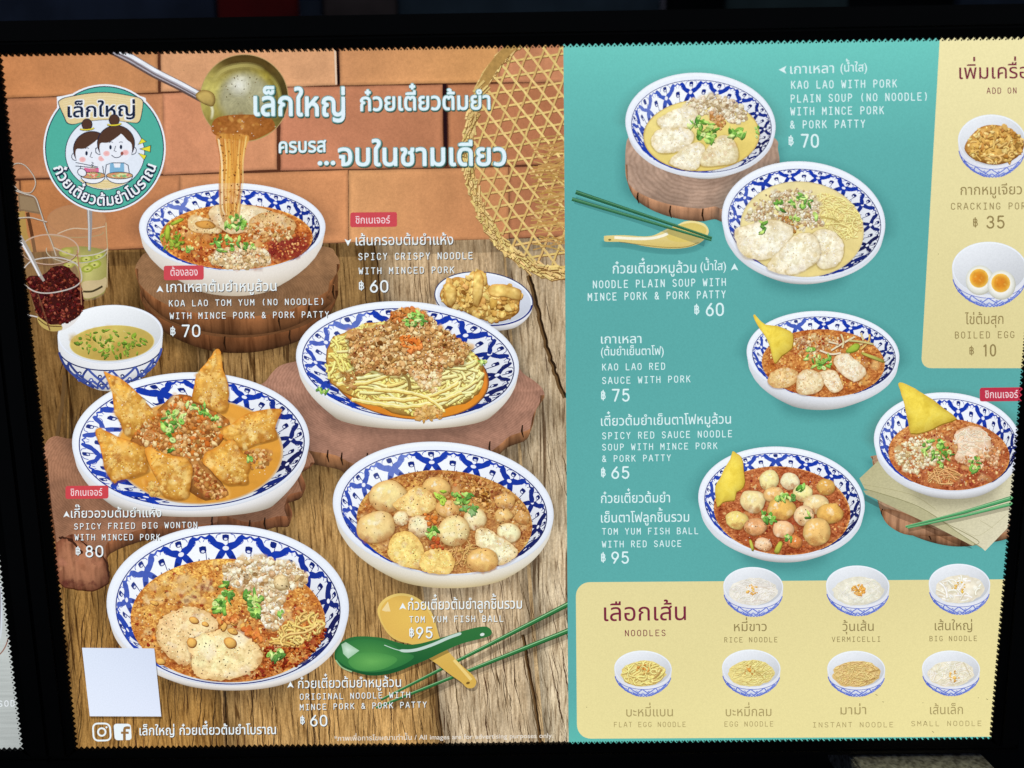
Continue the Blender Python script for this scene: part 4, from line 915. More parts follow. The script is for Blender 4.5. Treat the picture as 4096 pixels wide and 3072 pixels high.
crumbs('minced_pork', b, T((0, 1500), [(1550, 700), (1640, 760), (1740, 850), (1830, 940), (1780, 1000), (1680, 980), (1560, 880)]), 130, [(196, 140, 76), (170, 96, 50), (226, 180, 120)], (6, 11))
crumbs('minced_pork', b, T((0, 1500), [(1980, 620), (2130, 570), (2190, 640), (2150, 740), (2020, 760)]), 60, [(206, 150, 84), (226, 190, 130), (176, 110, 60)], (6, 11))
crumbs('minced_pork', b, T((0, 1500), [(1190, 850), (1280, 900), (1290, 980), (1200, 960)]), 30, [(206, 160, 84), (226, 190, 110)], (6, 11))
wonton([(765, 460), (800, 425), (850, 450), (960, 500), (1050, 530), (1130, 570), (1190, 600), (1180, 700), (1190, 770), (1080, 820), (960, 850), (920, 870), (880, 830), (840, 740), (820, 640), (800, 560)])
wonton([(1165, 600), (1210, 580), (1280, 620), (1400, 650), (1480, 660), (1540, 720), (1550, 780), (1530, 900), (1500, 980), (1400, 1000), (1320, 970), (1275, 900), (1270, 850), (1200, 720)])
wonton([(1660, 620), (1760, 580), (1830, 530), (1880, 520), (1930, 600), (2000, 680), (2010, 740), (1990, 800), (1990, 870), (1900, 880), (1830, 880), (1750, 830), (1690, 760), (1630, 700)])
a = Art('onion_ring', b, FLAT); a.ribbon(ell(598, 1742, 20, 17), 8, (206, 140, 80), closed=True); a.ribbon(ell(598, 1742, 11, 9), 3, (176, 110, 60), closed=True); a.build()
herbs(b, T((0, 1500), [(1300, 290), (1450, 280), (1480, 340), (1410, 520), (1370, 540), (1290, 380)]), 30, (9, 20)); herbs(b, T((0, 1500), [(1500, 200), (1640, 230), (1780, 350), (1780, 440), (1700, 350), (1500, 260)]), 24, (8, 15)); herbs(b, ell(680, 1802, 14, 10), 4); herbs(b, ell(998, 1832, 16, 10), 4)

# crispy noodle plate
CUR[0] = Z_BOARD+.0003
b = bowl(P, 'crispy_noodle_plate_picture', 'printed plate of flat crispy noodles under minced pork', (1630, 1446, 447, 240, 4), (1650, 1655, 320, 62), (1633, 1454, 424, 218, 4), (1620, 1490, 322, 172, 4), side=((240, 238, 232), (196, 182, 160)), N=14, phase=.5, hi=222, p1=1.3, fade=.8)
broth(b, (1640, 1505, 318, 172, 6), (200, 104, 50), (226, 146, 44), CLEAR, edge=(60, 44, 50))
NP = sm(T((1000, 750), [(640, 1250), (760, 1170), (1000, 1080), (1400, 1080), (1700, 1250), (1850, 1400), (1860, 1560), (1800, 1680), (1600, 1760), (1300, 1830), (1000, 1740), (760, 1640), (640, 1520)]), 4)
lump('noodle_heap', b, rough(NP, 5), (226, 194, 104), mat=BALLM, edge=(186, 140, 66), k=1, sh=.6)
noodles(b, NP, 330, (6, 13), (250, 232, 138), (60, 220), .7, -14, 'flat_noodles', dark=.55)
noodles(b, sm(T((1000, 750), [(600, 1400), (700, 1250), (880, 1200), (900, 1300), (760, 1560), (640, 1560)]), 3), 26, (8, 12), (250, 234, 136), (90, 180), .3, 70, 'flat_noodles')
noodles(b, sm(T((1000, 750), [(1500, 1400), (1750, 1330), (1870, 1420), (1860, 1600), (1780, 1690), (1600, 1700)]), 3), 40, (10, 14), (252, 238, 160), (90, 200), .3, 110, 'flat_noodles')
noodles(b, inset(NP, .96), 60, (9, 13), (255, 244, 168), (120, 260), .35, -10, 'glossy_noodles', dark=.5)
for p_ in ([(700, 1580), (950, 1560), (1200, 1470), (1330, 1420)], [(820, 1700), (1000, 1730), (1250, 1760), (1500, 1720), (1700, 1640)], [(1040, 1690), (1300, 1700), (1540, 1640), (1680, 1560)], [(1000, 1620), (1250, 1640), (1450, 1700), (1560, 1800)]):
    a = Art('wide_noodle', b, BALLM); q = rough(sm(T((1000, 750), p_), 9, False), 2.2); w_ = [random.uniform(8, 17) for _ in range(14)]; a.ribbon(shift(q, 1, 4), [x+2 for x in w_], (190, 146, 66)); a.ribbon(q, w_, (246, 228, 136)); a.ribbon(shift(q, 0, -2.5), [x*.35 for x in w_], (255, 248, 190)); a.build()
MP = sm(T((1000, 750), [(800, 1250), (800, 1160), (950, 1140), (1100, 1080), (1180, 980), (1350, 980), (1440, 1030), (1530, 1120), (1640, 1200), (1780, 1280), (1740, 1340), (1700, 1420), (1550, 1450), (1420, 1560), (1280, 1490), (1130, 1500), (980, 1470), (900, 1500), (820, 1420)]), 4)
halo(b, MP, (70, 40, 16), .6, 1.06, 0, 6); lump('minced_pork_heap', b, rough(MP, 5), (176, 126, 74), mat=MINCE, k=1, sh=0, edge=(140, 94, 50), top=(190, 140, 84)); mottle(b, MP, 90, [(120, 74, 38), (206, 156, 96), (150, 98, 52)], (8, 26), (.3, .6))
crumbs('minced_pork', b, MP, 1150, [(228, 188, 126), (204, 156, 96), (240, 212, 160), (176, 124, 70), (218, 166, 104)], (5, 12), shade=.5); glints(b, MP, 90, (1.5, 3.5))
crumbs('minced_pork', b, T((1000, 750), [(1300, 1480), (1500, 1460), (1560, 1520), (1500, 1640), (1380, 1620)]), 90, [(232, 200, 146), (214, 170, 112), (244, 222, 180)], (5, 11)); crumbs('minced_pork', b, T((1000, 750), [(740, 1480), (860, 1480), (850, 1640), (770, 1620)]), 40, [(196, 150, 92), (170, 120, 66)], (5, 10))
crumbs('minced_pork', b, T((1000, 750), [(1320, 1800), (1420, 1740), (1560, 1800), (1540, 1860), (1330, 1870)]), 60, [(226, 186, 120), (206, 160, 90)], (6, 11))
crumbs('fried_garlic', b, T((1000, 750), [(1120, 1000), (1300, 960), (1450, 1030), (1380, 1070), (1150, 1080)]), 70, [(206, 120, 56), (230, 150, 80), (196, 130, 70)], (6, 11))
crumbs('dried_shrimp', b, T((1000, 750), [(1190, 1220), (1300, 1180), (1390, 1240), (1380, 1300), (1260, 1330)]), 34, [(220, 124, 56), (236, 148, 76)], (7, 13))
herbs(b, T((1000, 750), [(1250, 1020), (1380, 1000), (1420, 1090), (1330, 1150), (1240, 1090)]), 26, (9, 16)); herbs(b, T((1000, 750), [(1840, 1400), (1920, 1370), (1900, 1420), (1850, 1440)]), 5); herbs(b, T((1000, 750), [(540, 1615), (620, 1620), (620, 1655), (560, 1650)]), 7, (9, 15)); flakes(b, MP, 260, ((96, 56, 24), (70, 36, 20), (150, 50, 30)), (2, 5))

# fish ball bowl
CUR[0] = Z_BOARD+.0004
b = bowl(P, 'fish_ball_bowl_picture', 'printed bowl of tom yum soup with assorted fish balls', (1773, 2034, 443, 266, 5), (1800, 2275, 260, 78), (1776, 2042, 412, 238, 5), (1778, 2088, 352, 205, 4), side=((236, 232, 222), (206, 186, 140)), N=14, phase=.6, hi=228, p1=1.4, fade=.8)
broth(b, (1778, 2088, 352, 207, 4), (192, 132, 74), (176, 120, 76), CHILI, edge=(190, 140, 80))
IN5 = ell(1778, 2085, 330, 185, 4)
mottle(b, ell(1900, 1990, 190, 80, 15), 50, [(176, 116, 64), (214, 166, 100)], (10, 28), (.3, .6)); crumbs('ground_peanuts', b, sm(T((1000, 1500), [(1200, 830), (1400, 790), (1700, 800), (1950, 880), (2200, 1050), (2150, 1200), (1900, 1100), (1800, 900), (1500, 850)]), 3), 460, [(196, 136, 74), (220, 176, 110), (160, 96, 48), (206, 150, 90)], (4, 8))
stew(b, IN5, .9, ((206, 160, 100), (150, 90, 56), (226, 190, 134), (130, 66, 44), (190, 120, 66)))
noodles(b, sm(T((1000, 1500), [(1500, 1400), (1750, 1300), (1900, 1350), (1750, 1480), (1700, 1580), (1640, 1560)]), 3), 44, (4, 6), (222, 176, 110), (40, 110), .5)
def fb(x, y, rx, ry, c=(232, 208, 150), e=(176, 128, 70), sp=None, irr=.05): return ball(b, 1000+x/2.011, 1500+y/2.011, rx/2.011, ry/2.011, c, edge=e, spots=sp, r=.6, irr=irr)
fb(1110, 975, 150, 128, (230, 202, 140)); fb(1500, 900, 110, 80, (222, 184, 116), irr=.1)
patty(b, T((1000, 1500), [(1150, 1040), (1250, 960), (1330, 900), (1430, 930), (1500, 1020), (1480, 1080), (1330, 1140), (1200, 1090)]), (240, 210, 140), (204, 152, 76), 'fish_tofu')
fb(2050, 1010, 80, 60, (212, 170, 104), irr=.1, sp=(14, DKSPOT)); fb(2040, 1130, 75, 60, (216, 180, 116), irr=.1, sp=(10, DKSPOT)); fb(1590, 1080, 95, 70, (214, 170, 104), irr=.08)
fb(1015, 1225, 158, 128, (228, 198, 136)); fb(1215, 1150, 60, 60, (230, 210, 166), sp=(8, DKSPOT)); fb(1360, 1215, 90, 88, (230, 212, 170), sp=(26, DKSPOT)); fb(1810, 1160, 95, 90, (226, 208, 160)); fb(1640, 1255, 130, 125, (226, 206, 150), sp=(22, DKSPOT)); fb(2080, 1270, 98, 78, (240, 226, 180)); fb(2190, 1150, 60, 50, (196, 150, 90))
patty(b, T((1000, 1500), [(1820, 1250), (1900, 1230), (2000, 1290), (2140, 1390), (2130, 1470), (2000, 1530), (1960, 1440), (1830, 1370)]), (246, 234, 196), (200, 150, 80), 'fish_cake', spots=(10, DKSPOT))
patty(b, T((1000, 1500), [(1170, 1280), (1280, 1260), (1380, 1350), (1400, 1470), (1350, 1550), (1240, 1540), (1130, 1480), (1110, 1390)]), (246, 216, 136), (204, 150, 66), 'fish_tofu')
fb(1870, 1490, 125, 98, (222, 182, 112), irr=.03); patty(b, T((1000, 1500), [(1365, 1500), (1400, 1430), (1470, 1400), (1580, 1410), (1645, 1480), (1630, 1570), (1560, 1605), (1420, 1590), (1370, 1550)]), (246, 212, 132), (206, 156, 76), 'fish_tofu')
crumbs('dried_shrimp', b, T((1000, 1500), [(1400, 1120), (1480, 1130), (1500, 1180), (1430, 1200)]), 12, [(216, 130, 60)], (6, 11)); crumbs('carrot_bits', b, T((1000, 1500), [(1450, 1300), (1560, 1330), (1550, 1400), (1470, 1390)]), 12, [(206, 110, 60), (190, 84, 50)], (7, 13)); crumbs('ground_peanuts', b, T((1000, 1500), [(1750, 900), (1930, 930), (1920, 1060), (1830, 1020)]), 90, [(226, 180, 110), (190, 130, 60), (120, 70, 36)], (5, 9))
herbs(b, T((1000, 1500), [(1500, 920), (1560, 910), (1580, 1020), (1500, 1030)]), 6, (12, 20), ((170, 200, 80),)); herbs(b, T((1000, 1500), [(1620, 950), (1800, 960), (1790, 1020), (1650, 1040)]), 22, (9, 16)); herbs(b, T((1000, 1500), [(1680, 1050), (1800, 1060), (1820, 1120), (1720, 1110)]), 12, (9, 16), ((130, 170, 110), (110, 160, 80))); herbs(b, T((1000, 1500), [(1420, 1220), (1500, 1220), (1480, 1320), (1420, 1300)]), 14, (9, 16)); flakes(b, IN5, 130)

# original noodle bowl
CUR[0] = Z_BOARD+.0006
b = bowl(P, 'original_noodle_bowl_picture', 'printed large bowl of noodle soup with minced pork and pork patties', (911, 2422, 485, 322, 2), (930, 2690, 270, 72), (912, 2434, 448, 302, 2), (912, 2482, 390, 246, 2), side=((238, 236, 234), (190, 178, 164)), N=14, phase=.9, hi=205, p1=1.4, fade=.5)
broth(b, (912, 2482, 390, 247, 2), (216, 156, 84), (176, 100, 56), CHILI, edge=(206, 140, 70))
IN6 = ell(912, 2480, 372, 228, 2)
stew(b, IN6, 1.5, ((222, 172, 96), (190, 112, 56), (236, 204, 140), (150, 62, 34), (214, 140, 60), (228, 186, 110)), 1.1)
for q in (([(330, 700), (520, 560), (700, 500), (900, 520), (860, 640), (600, 700), (440, 760)]), ([(620, 560), (900, 540), (1120, 600), (1050, 760), (760, 780)])): mottle(b, [(400+x/2.212, 2080+y/2.212) for x, y in q], 40, [(222, 176, 100), (236, 206, 150), (206, 150, 70)], (12, 30), (.3, .6), 'oil_pools')
mottle(b, [(400+x/2.212, 2080+y/2.212) for x, y in ((620, 720), (900, 560), (1080, 540), (1050, 620), (860, 700), (700, 760))], 26, [(140, 44, 36), (110, 40, 30)], (6, 18), (.3, .6), 'oil_pools')
crumbs('chili_grains', b, sm(T((1000, 2247), [(100, 700), (300, 640), (560, 520), (600, 600), (400, 820), (150, 900), (0, 940)]), 3), 330, [(130, 40, 24), (160, 60, 30), (196, 110, 50)], (4, 8), FLAT, .5)
patty(b, T((0, 2247), [(1270, 500), (1350, 420), (1500, 370), (1640, 390), (1760, 470), (1720, 560), (1560, 640), (1530, 800), (1460, 830), (1330, 740), (1270, 640)]), (238, 212, 162), (206, 156, 96), spots=(40, DKSPOT), r=4.5)
patty(b, T((0, 2247), [(1520, 640), (1700, 560), (1850, 540), (1980, 600), (2080, 680), (2110, 800), (1990, 900), (1850, 950), (1650, 940), (1550, 880), (1540, 760)]), (246, 222, 170), (210, 160, 96), spots=(34, DKSPOT), r=4.5)
for x, y, rx, ry in ((1560, 470, 45, 25), (1650, 500, 30, 18), (1800, 520, 26, 40), (1870, 560, 44, 24), (1850, 650, 50, 40), (1880, 490, 30, 22), (1290, 800, 40, 26), (1540, 650, 40, 40), (1970, 320, 20, 24), (1240, 330, 40, 16), (1950, 520, 20, 34)): lump('garlic_clove_slice', b, ell(x/2.011, 2247+y/2.011, rx/2.011, ry/2.011, 20, 8, irr=.1), (230, 180, 96), edge=(176, 110, 50), sh=.5)
MP6 = sm(T((0, 1500), [(1790, 1560), (1900, 1490), (2100, 1460), (2212, 1490), (2330, 1500), (2450, 1590), (2440, 1680), (2330, 1720), (2270, 1850), (2260, 2010), (2170, 2040), (2090, 1960), (2110, 1820), (1960, 1720), (1850, 1680)]), 4)
mottle(b, MP6, 60, [(190, 140, 86), (226, 196, 146)], (14, 34), (.5, .9))
crumbs('minced_pork', b, MP6, 560, [(242, 230, 200), (232, 212, 174), (248, 240, 220), (214, 180, 134)], (5, 13), shade=.62); glints(b, MP6, 60)
lump('tofu_puff', b, ell(1125, 2330, 36, 30, 20, 9, irr=.12), (226, 206, 160), mat=MEAT, sh=.7, r=1.5)
crumbs('dried_shrimp', b, T((0, 2247), [(1720, 430), (1850, 410), (1930, 440), (1880, 490), (1780, 500)]), 26, [(206, 120, 60), (230, 160, 90)], (8, 14)); crumbs('dried_shrimp', b, T((0, 2247), [(1950, 520), (2100, 540), (2100, 620), (1990, 600)]), 26, [(226, 140, 70), (214, 120, 60)], (8, 14))
noodles(b, sm(T((1000, 2247), [(300, 480), (450, 400), (580, 430), (600, 520), (500, 620), (330, 680), (150, 650), (180, 590)]), 3), 60, (6, 9), (236, 200, 120), (80, 220), .9, None, 'egg_noodles')
herbs(b, T((0, 2247), [(1720, 300), (1830, 230), (1900, 250), (1860, 330), (1790, 420), (1730, 400)]), 30, (11, 19)); herbs(b, T((0, 2247), [(1950, 230), (2060, 250), (2120, 300), (2080, 330), (2080, 440), (2030, 430), (1990, 300)]), 34, (11, 19)); herbs(b, T((0, 2247), [(2150, 740), (2300, 690), (2330, 680), (2240, 780), (2170, 800)]), 14, (12, 20)); herbs(b, ell(900, 2338, 14, 10), 4, (14, 18)); herbs(b, ell(1125, 2453, 12, 9), 4, (10, 14)); flakes(b, IN6, 240)

# small dish of pork crackling
CUR[0] = Z_BOARD+.0001
b = bowl(P, 'crackling_dish_picture', 'printed small dish of pork crackling with a dark blue lip', (1935, 1194, 198, 106, 7), (1955, 1298, 120, 26), (1936, 1196, 188, 98, 7), None, wall=(226, 232, 246), side=((240, 240, 244), (196, 192, 190)), p1=1.4)
a = Art('blue_lip', b, FLAT); a.ribbon(ell(1935, 1194, 197, 105, 7), 4, (52, 56, 100), closed=True); a.ribbon(ell(1935, 1197, 193, 103, 7, a0=0, a1=110), 6, (40, 52, 130)); a.build()
CP = sm(T((1000, 750), [(1530, 870), (1570, 780), (1650, 720), (1750, 730), (1800, 690), (1830, 660), (1890, 690), (1920, 790), (2000, 780), (2100, 810), (2170, 850), (2160, 930), (2150, 1000), (2050, 1060), (1930, 1070), (1800, 1030), (1700, 980), (1600, 960)]), 4)
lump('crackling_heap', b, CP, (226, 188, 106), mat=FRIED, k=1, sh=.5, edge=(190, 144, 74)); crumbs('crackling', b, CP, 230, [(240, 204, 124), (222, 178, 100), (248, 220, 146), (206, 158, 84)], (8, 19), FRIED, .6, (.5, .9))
for q in ([(1800, 720), (1830, 665), (1870, 720), (1870, 850), (1830, 960), (1790, 900)], [(1920, 800), (2000, 775), (2165, 820), (2160, 900), (2050, 880), (1940, 870)], [(1850, 670), (1890, 690), (1905, 760), (1885, 790), (1880, 710)], [(1570, 770), (1640, 790), (1660, 900), (1600, 950), (1570, 860)]): lump('crackling_strip', b, T((1000, 750), q), (242, 210, 128), mat=FRIED, edge=(200, 154, 80), sh=.6, r=2)

# ================================================================== spoons and chopsticks on the table
CUR[0] = Z_BOARD+.0002
def stick(par, p0, p1, w0, w1, c=(52, 120, 66), name='chopstick_picture', label=None, hl=(150, 200, 150)):
    a = Art(name, par, FLAT, label); dx, dy = p1[0]-p0[0], p1[1]-p0[1]; l = math.hypot(dx, dy); nx, ny = -dy/l, dx/l
    if ny < 0: nx, ny = -nx, -ny
    ln = lambda o: [(p0[0]+dx*t+nx*o, p0[1]+dy*t+ny*o) for t in (0, .5, 1)]
    a.ribbon(ln(0), [w0, (w0+w1)/2, w1], mul(c, .72)); a.ribbon(ln(-w0*.08), [w0*.7, (w0+w1)*.35, w1*.7], c); a.ribbon(ln(-w0*.2), [w0*.2, (w0+w1)*.1, w1*.2], hl); return a.build()
def soft_line(pts, w, al, c=(24, 14, 8)):
    a = Art('printed_shadow', P, SOFT); n = len(pts); ws = [0]*n
    a.ribbon(pts, w, c, al=[al]*n*2); a.ribbon(pts, w*1.8, c, al=[al*.5]*n*2); a.build()
soft_line([(2270, 2440), (1880, 2650), (1560, 2830)], 22, .4); soft_line([(2270, 2545), (1890, 2690), (1600, 2830)], 22, .4)
stick(P, (2290, 2408), (1524, 2800), 21, 9, label='printed upper green chopstick on the wooden table'); stick(P, (2290, 2516), (1504, 2832), 21, 9, label='printed lower green chopstick on the wooden table')
yo = sm(T((1000, 2247), [(1025, 400), (1050, 330), (1110, 280), (1190, 255), (1280, 262), (1360, 300), (1430, 360), (1480, 450), (1510, 560), (1530, 620), (1580, 700), (1640, 770), (1720, 850), (1790, 910), (1820, 960), (1810, 1000), (1780, 1018), (1740, 1010), (1700, 970), (1600, 900), (1500, 820), (1440, 780), (1380, 720), (1300, 665), (1200, 640), (1120, 590), (1060, 500)]), 4)
a = Art('printed_shadow', P, SOFT); a.ngon(shift(yo, 8, 12), (24, 14, 8), .5); a.build()
a = Art('yellow_spoon_picture', P, FLAT, 'printed yellow soup spoon lying under the green spoon'); a.ngon(yo, [mixc((236, 206, 120), (216, 176, 84), min(1, max(0, (p[1]-2370)/300))) for p in yo]); a.fan(sm(T((1000, 2247), [(1045, 410), (1090, 320), (1190, 275), (1290, 285), (1390, 350), (1460, 450), (1490, 560), (1480, 610), (1300, 640), (1180, 610), (1090, 530)]), 4), (232, 192, 96), (226, 184, 92)); ys = a.build()
a = Art('spoon_highlight', ys, SOFT, None, 'stuff'); a.ngon(T((1000, 2247), [(1060, 390), (1110, 320), (1130, 400), (1090, 400)]), (250, 240, 200), .5); a.ribbon(T((1000, 2247), [(1640, 790), (1720, 880), (1780, 950)]), 12, (250, 226, 150), al=.6); a.build(); a = Art('handle_hole', ys, FLAT); a.ngon(ell(1872, 2732, 8, 5, -20), (120, 90, 40)); a.build()
go = sm(T((1000, 2247), [(678, 760), (690, 700), (730, 650), (800, 612), (880, 600), (980, 603), (1080, 615), (1160, 640), (1260, 665), (1340, 662), (1420, 645), (1560, 605), (1700, 560), (1840, 525), (1910, 525), (1945, 560), (1930, 595), (1860, 618), (1700, 660), (1560, 720), (1440, 780), (1320, 830), (1200, 880), (1080, 910), (960, 915), (850, 890), (770, 860), (700, 810)]), 4)
a = Art('printed_shadow', P, SOFT); a.ngon(shift(go, 6, 12), (20, 14, 8), .5); a.build()
a = Art('green_spoon_picture', P, FLAT, 'printed glossy green soup spoon crossing the yellow spoon'); a.ngon(go, [mixc((52, 116, 62), (28, 86, 48), min(1, max(0, (p[1]-2540)/150))) for p in go])
a.fan(sm(T((1000, 2247), [(690, 760), (740, 670), (860, 625), (1000, 625), (1130, 660), (1230, 720), (1320, 760), (1250, 820), (1120, 870), (980, 890), (840, 870), (740, 820)]), 4), (80, 150, 76), (50, 120, 64)); a.fan(sm(T((1000, 2247), [(790, 800), (860, 740), (1000, 730), (1150, 760), (1180, 800), (1080, 860), (940, 880), (840, 860)]), 4), (106, 176, 92), (76, 148, 76)); gsn = a.build()
a = Art('spoon_highlight', gsn, SOFT, None, 'stuff'); q = T((1000, 2247), [(735, 665), (770, 645), (880, 715), (790, 780), (750, 740)]); a.fan(q, (220, 240, 225), (190, 226, 196), [.9]+[.7]*5); a.ribbon(sm(T((1000, 2247), [(1080, 670), (1200, 712), (1320, 712), (1460, 670), (1600, 610), (1700, 575)]), 6, False), [3]*6+[12]*19+[5], (208, 228, 220), al=.85); a.ribbon(sm(T((1000, 2247), [(690, 790), (740, 850), (820, 885)]), 4, False), 5, (170, 220, 170), al=.7); a.build(); a = Art('handle_hole', gsn, FLAT); a.ngon(ell(1929, 2538, 9, 6, -15), (220, 230, 225)); a.build()
Z_LEFT = max(CUR[0], Z_BOARD+.0012)
# ================================================================== right side: teal sheet
CUR[0] = Z_LEFT
TEAL = (93, 172, 169)
a = Art('teal_background_print', P, TEALM, 'teal ground of the price list, backlight glow coloured in at top and bottom')
nx, ny = 6, 12; P_, C_ = [], []
for j in range(ny+1):
    for i in range(nx+1):
        t = j/ny; x0 = 2253+22*t; P_.append((x0+(4260-x0)*i/nx, 100+2950*t)); C_.append(mixc(TEAL, (112, 202, 192), max(0, 1-t*5)) if t < .5 else mixc(TEAL, (98, 190, 178), max(0, (t-.9)*10)))  # stronger backlight near the top and bottom edges is put into the ink colour
a.add(P_, C_, [(j*(nx+1)+i, j*(nx+1)+i+1, (j+1)*(nx+1)+i+1, (j+1)*(nx+1)+i) for j in range(ny) for i in range(nx)]); a.build()
def rrect(q, r, which=(1, 1, 1, 1), n=8):
    out = []
    for i in range(4):
        p = q[i]; a_ = q[i-1]; b_ = q[(i+1) % 4]
        if not which[i]: out.append(p); continue
        la_ = math.hypot(a_[0]-p[0], a_[1]-p[1]); lb = math.hypot(b_[0]-p[0], b_[1]-p[1]); u = ((a_[0]-p[0])/la_*r+p[0], (a_[1]-p[1])/la_*r+p[1]); v = ((b_[0]-p[0])/lb*r+p[0], (b_[1]-p[1])/lb*r+p[1])
        for k in range(n+1): t = k/n; w0, w1, w2 = (1-t)**2, 2*t*(1-t), t*t; w1 *= .8; s = w0+w1+w2; out.append(((u[0]*w0+p[0]*w1+v[0]*w2)/s, (u[1]*w0+p[1]*w1+v[1]*w2)/s))
    return out
a = Art('add_on_panel', P, TEALM, 'pale yellow printed panel headed ADD ON'); q = rrect([(3761, 120), (4300, 110), (4300, 1470), (3684, 1473)], 42, (0, 0, 0, 1)); a.ngon(q, [mixc((240, 230, 176), (226, 214, 156), min(1, max(0, (p[1]-140)/500))) for p in q]); a.build()
a = Art('noodle_choice_panel', P, TEALM, 'pale yellow printed panel headed NOODLES'); q = rrect([(2303, 2329), (4200, 2315), (4200, 2944), (2308, 2955)], 58, (1, 0, 0, 1)); a.ngon(q, [mixc((228, 216, 158), (236, 224, 160), min(1, max(0, (p[1]-2300)/600))) for p in q]); a.build()
Z_R = CUR[0]
TSH = (24, 80, 84)
# board + clear soup bowl at the top
t_ = sm([(2503, 590), (2520, 540), (2580, 480), (2800, 420), (3080, 540), (3112, 600), (3116, 680), (3080, 760), (2990, 810), (2900, 838), (2860, 826), (2800, 834), (2700, 822), (2620, 800), (2555, 770), (2520, 740), (2503, 700)], 5)
shadow(P, t_, 2810, 680, 1.16, .45, TSH, dy=34)
slab('wood_slice_picture', 'printed pinkish brown wood slice under the top right clear soup bowl', t_, 52, 2800, 640, 1.5, (188, 158, 138), (176, 130, 98), [(2552, 770, 815), (2682, 822, 872), (2812, 834, 886)], freq=50)
b = bowl(P, 'clear_soup_bowl_picture', 'printed bowl of clear soup with pork slices, topmost on the teal ground', (2802, 497, 301, 206, 4), (2825, 640, 150, 76), (2806, 505, 280, 184, 4), (2808, 542, 233, 143, -2), N=15, phase=.3, hi=215, sh=.35, p1=1.5, shcol=(60, 30, 20))
broth(b, (2806, 541, 233, 144, -2), (238, 220, 140), (226, 202, 110), CLEAR, edge=(190, 160, 90))
crumbs('minced_pork', b, sm(T((2000, 0), [(1480, 850), (1560, 780), (1700, 770), (1850, 790), (1950, 870), (1990, 960), (1900, 990), (1800, 960), (1700, 920), (1560, 920)]), 3), 360, [(236, 226, 200), (222, 206, 176), (244, 238, 220), (200, 180, 146)], (5, 10), shade=.6)
crumbs('fried_garlic', b, T((2000, 0), [(1680, 900), (1800, 930), (1840, 1020), (1760, 1040), (1690, 980)]), 34, [(186, 130, 74), (214, 170, 120)], (5, 9))
patty(b, T((2000, 0), [(1265, 960), (1330, 920), (1430, 870), (1540, 860), (1600, 930), (1560, 1010), (1440, 1030), (1330, 1035), (1275, 1010)]), (240, 234, 214), (210, 190, 140), r=1.8, wet=(206, 176, 84))
patty(b, T((2000, 0), [(1215, 1150), (1260, 1050), (1380, 1030), (1520, 1040), (1560, 1110), (1500, 1190), (1380, 1230), (1280, 1225)]), (240, 234, 214), (210, 190, 140), r=1.8, wet=(206, 176, 84))
patty(b, T((2000, 0), [(1360, 1300), (1450, 1210), (1530, 1160), (1620, 1150), (1650, 1230), (1600, 1340), (1540, 1370), (1430, 1350)]), (240, 234, 214), (210, 190, 140), r=1.8, wet=(206, 176, 84))
patty(b, T((2000, 0), [(1640, 1230), (1720, 1130), (1800, 1085), (1870, 1120), (1915, 1210), (1900, 1300), (1780, 1330), (1620, 1330)]), (226, 218, 186), (200, 176, 110), r=1)
herbs(b, T((2000, 0), [(1510, 930), (1640, 940), (1640, 1030), (1520, 1020)]), 16, (8, 15)); herbs(b, T((2000, 0), [(1560, 1090), (1640, 970), (1740, 1010), (1790, 1080), (1700, 1150), (1580, 1160)]), 28, (9, 17)); herbs(b, T((2000, 0), [(1840, 1040), (1930, 1030), (1980, 1070), (1940, 1120), (1860, 1110)]), 14, (12, 20)); herbs(b, T((2000, 0), [(2040, 1020), (2090, 1000), (2080, 1100), (2050, 1110)]), 5, (7, 11))
# second clear soup with noodles
CUR[0] = Z_R+.0004
b = bowl(P, 'noodle_soup_bowl_picture', 'printed bowl of clear noodle soup with three pork slices, below the first', (3214, 882, 328, 236, 6), (3215, 1075, 160, 62), (3218, 890, 306, 212, 6), (3208, 915, 248, 191, 6), N=15, phase=.1, hi=195, sh=.45, p1=1.5, shcol=TSH, fade=.4)
broth(b, (3208, 917, 248, 191, 6), (236, 222, 164), (226, 206, 134), CLEAR, edge=(206, 190, 140))
noodles(b, sm(T((2996, 750), [(520, 60), (700, 60), (850, 150), (920, 300), (880, 400), (760, 420), (600, 300)]), 3), 120, (4, 6.5), (246, 230, 156), (60, 170), .8, None, 'thin_noodles', dark=.75)
crumbs('minced_pork', b, sm(T((2996, 750), [(0, 180), (130, 60), (300, 20), (480, 20), (560, 120), (560, 250), (600, 300), (400, 350), (300, 300), (100, 300), (-40, 250)]), 3), 520, [(232, 224, 200), (214, 200, 168), (240, 234, 214), (190, 160, 120)], (5, 9), shade=.6)
crumbs('fried_garlic', b, T((2996, 750), [(130, 210), (330, 230), (400, 330), (350, 370), (260, 260)]), 30, [(200, 150, 80), (176, 130, 80)], (4, 8))
patty(b, T((2996, 750), [(-110, 340), (0, 300), (170, 260), (300, 290), (355, 340), (320, 450), (250, 540), (110, 580), (-20, 560), (-90, 480)]), (240, 234, 214), (210, 190, 140), r=1.8, wet=(206, 176, 84))
patty(b, T((2996, 750), [(500, 380), (600, 335), (700, 370), (760, 450), (750, 560), (680, 640), (560, 640), (520, 500)]), (240, 234, 214), (210, 190, 140), r=1.8, wet=(206, 176, 84))
patty(b, T((2996, 750), [(150, 620), (280, 470), (380, 380), (500, 370), (560, 450), (560, 580), (450, 660), (330, 700), (200, 680)]), (240, 234, 214), (210, 190, 140), r=1.8, wet=(206, 176, 84))
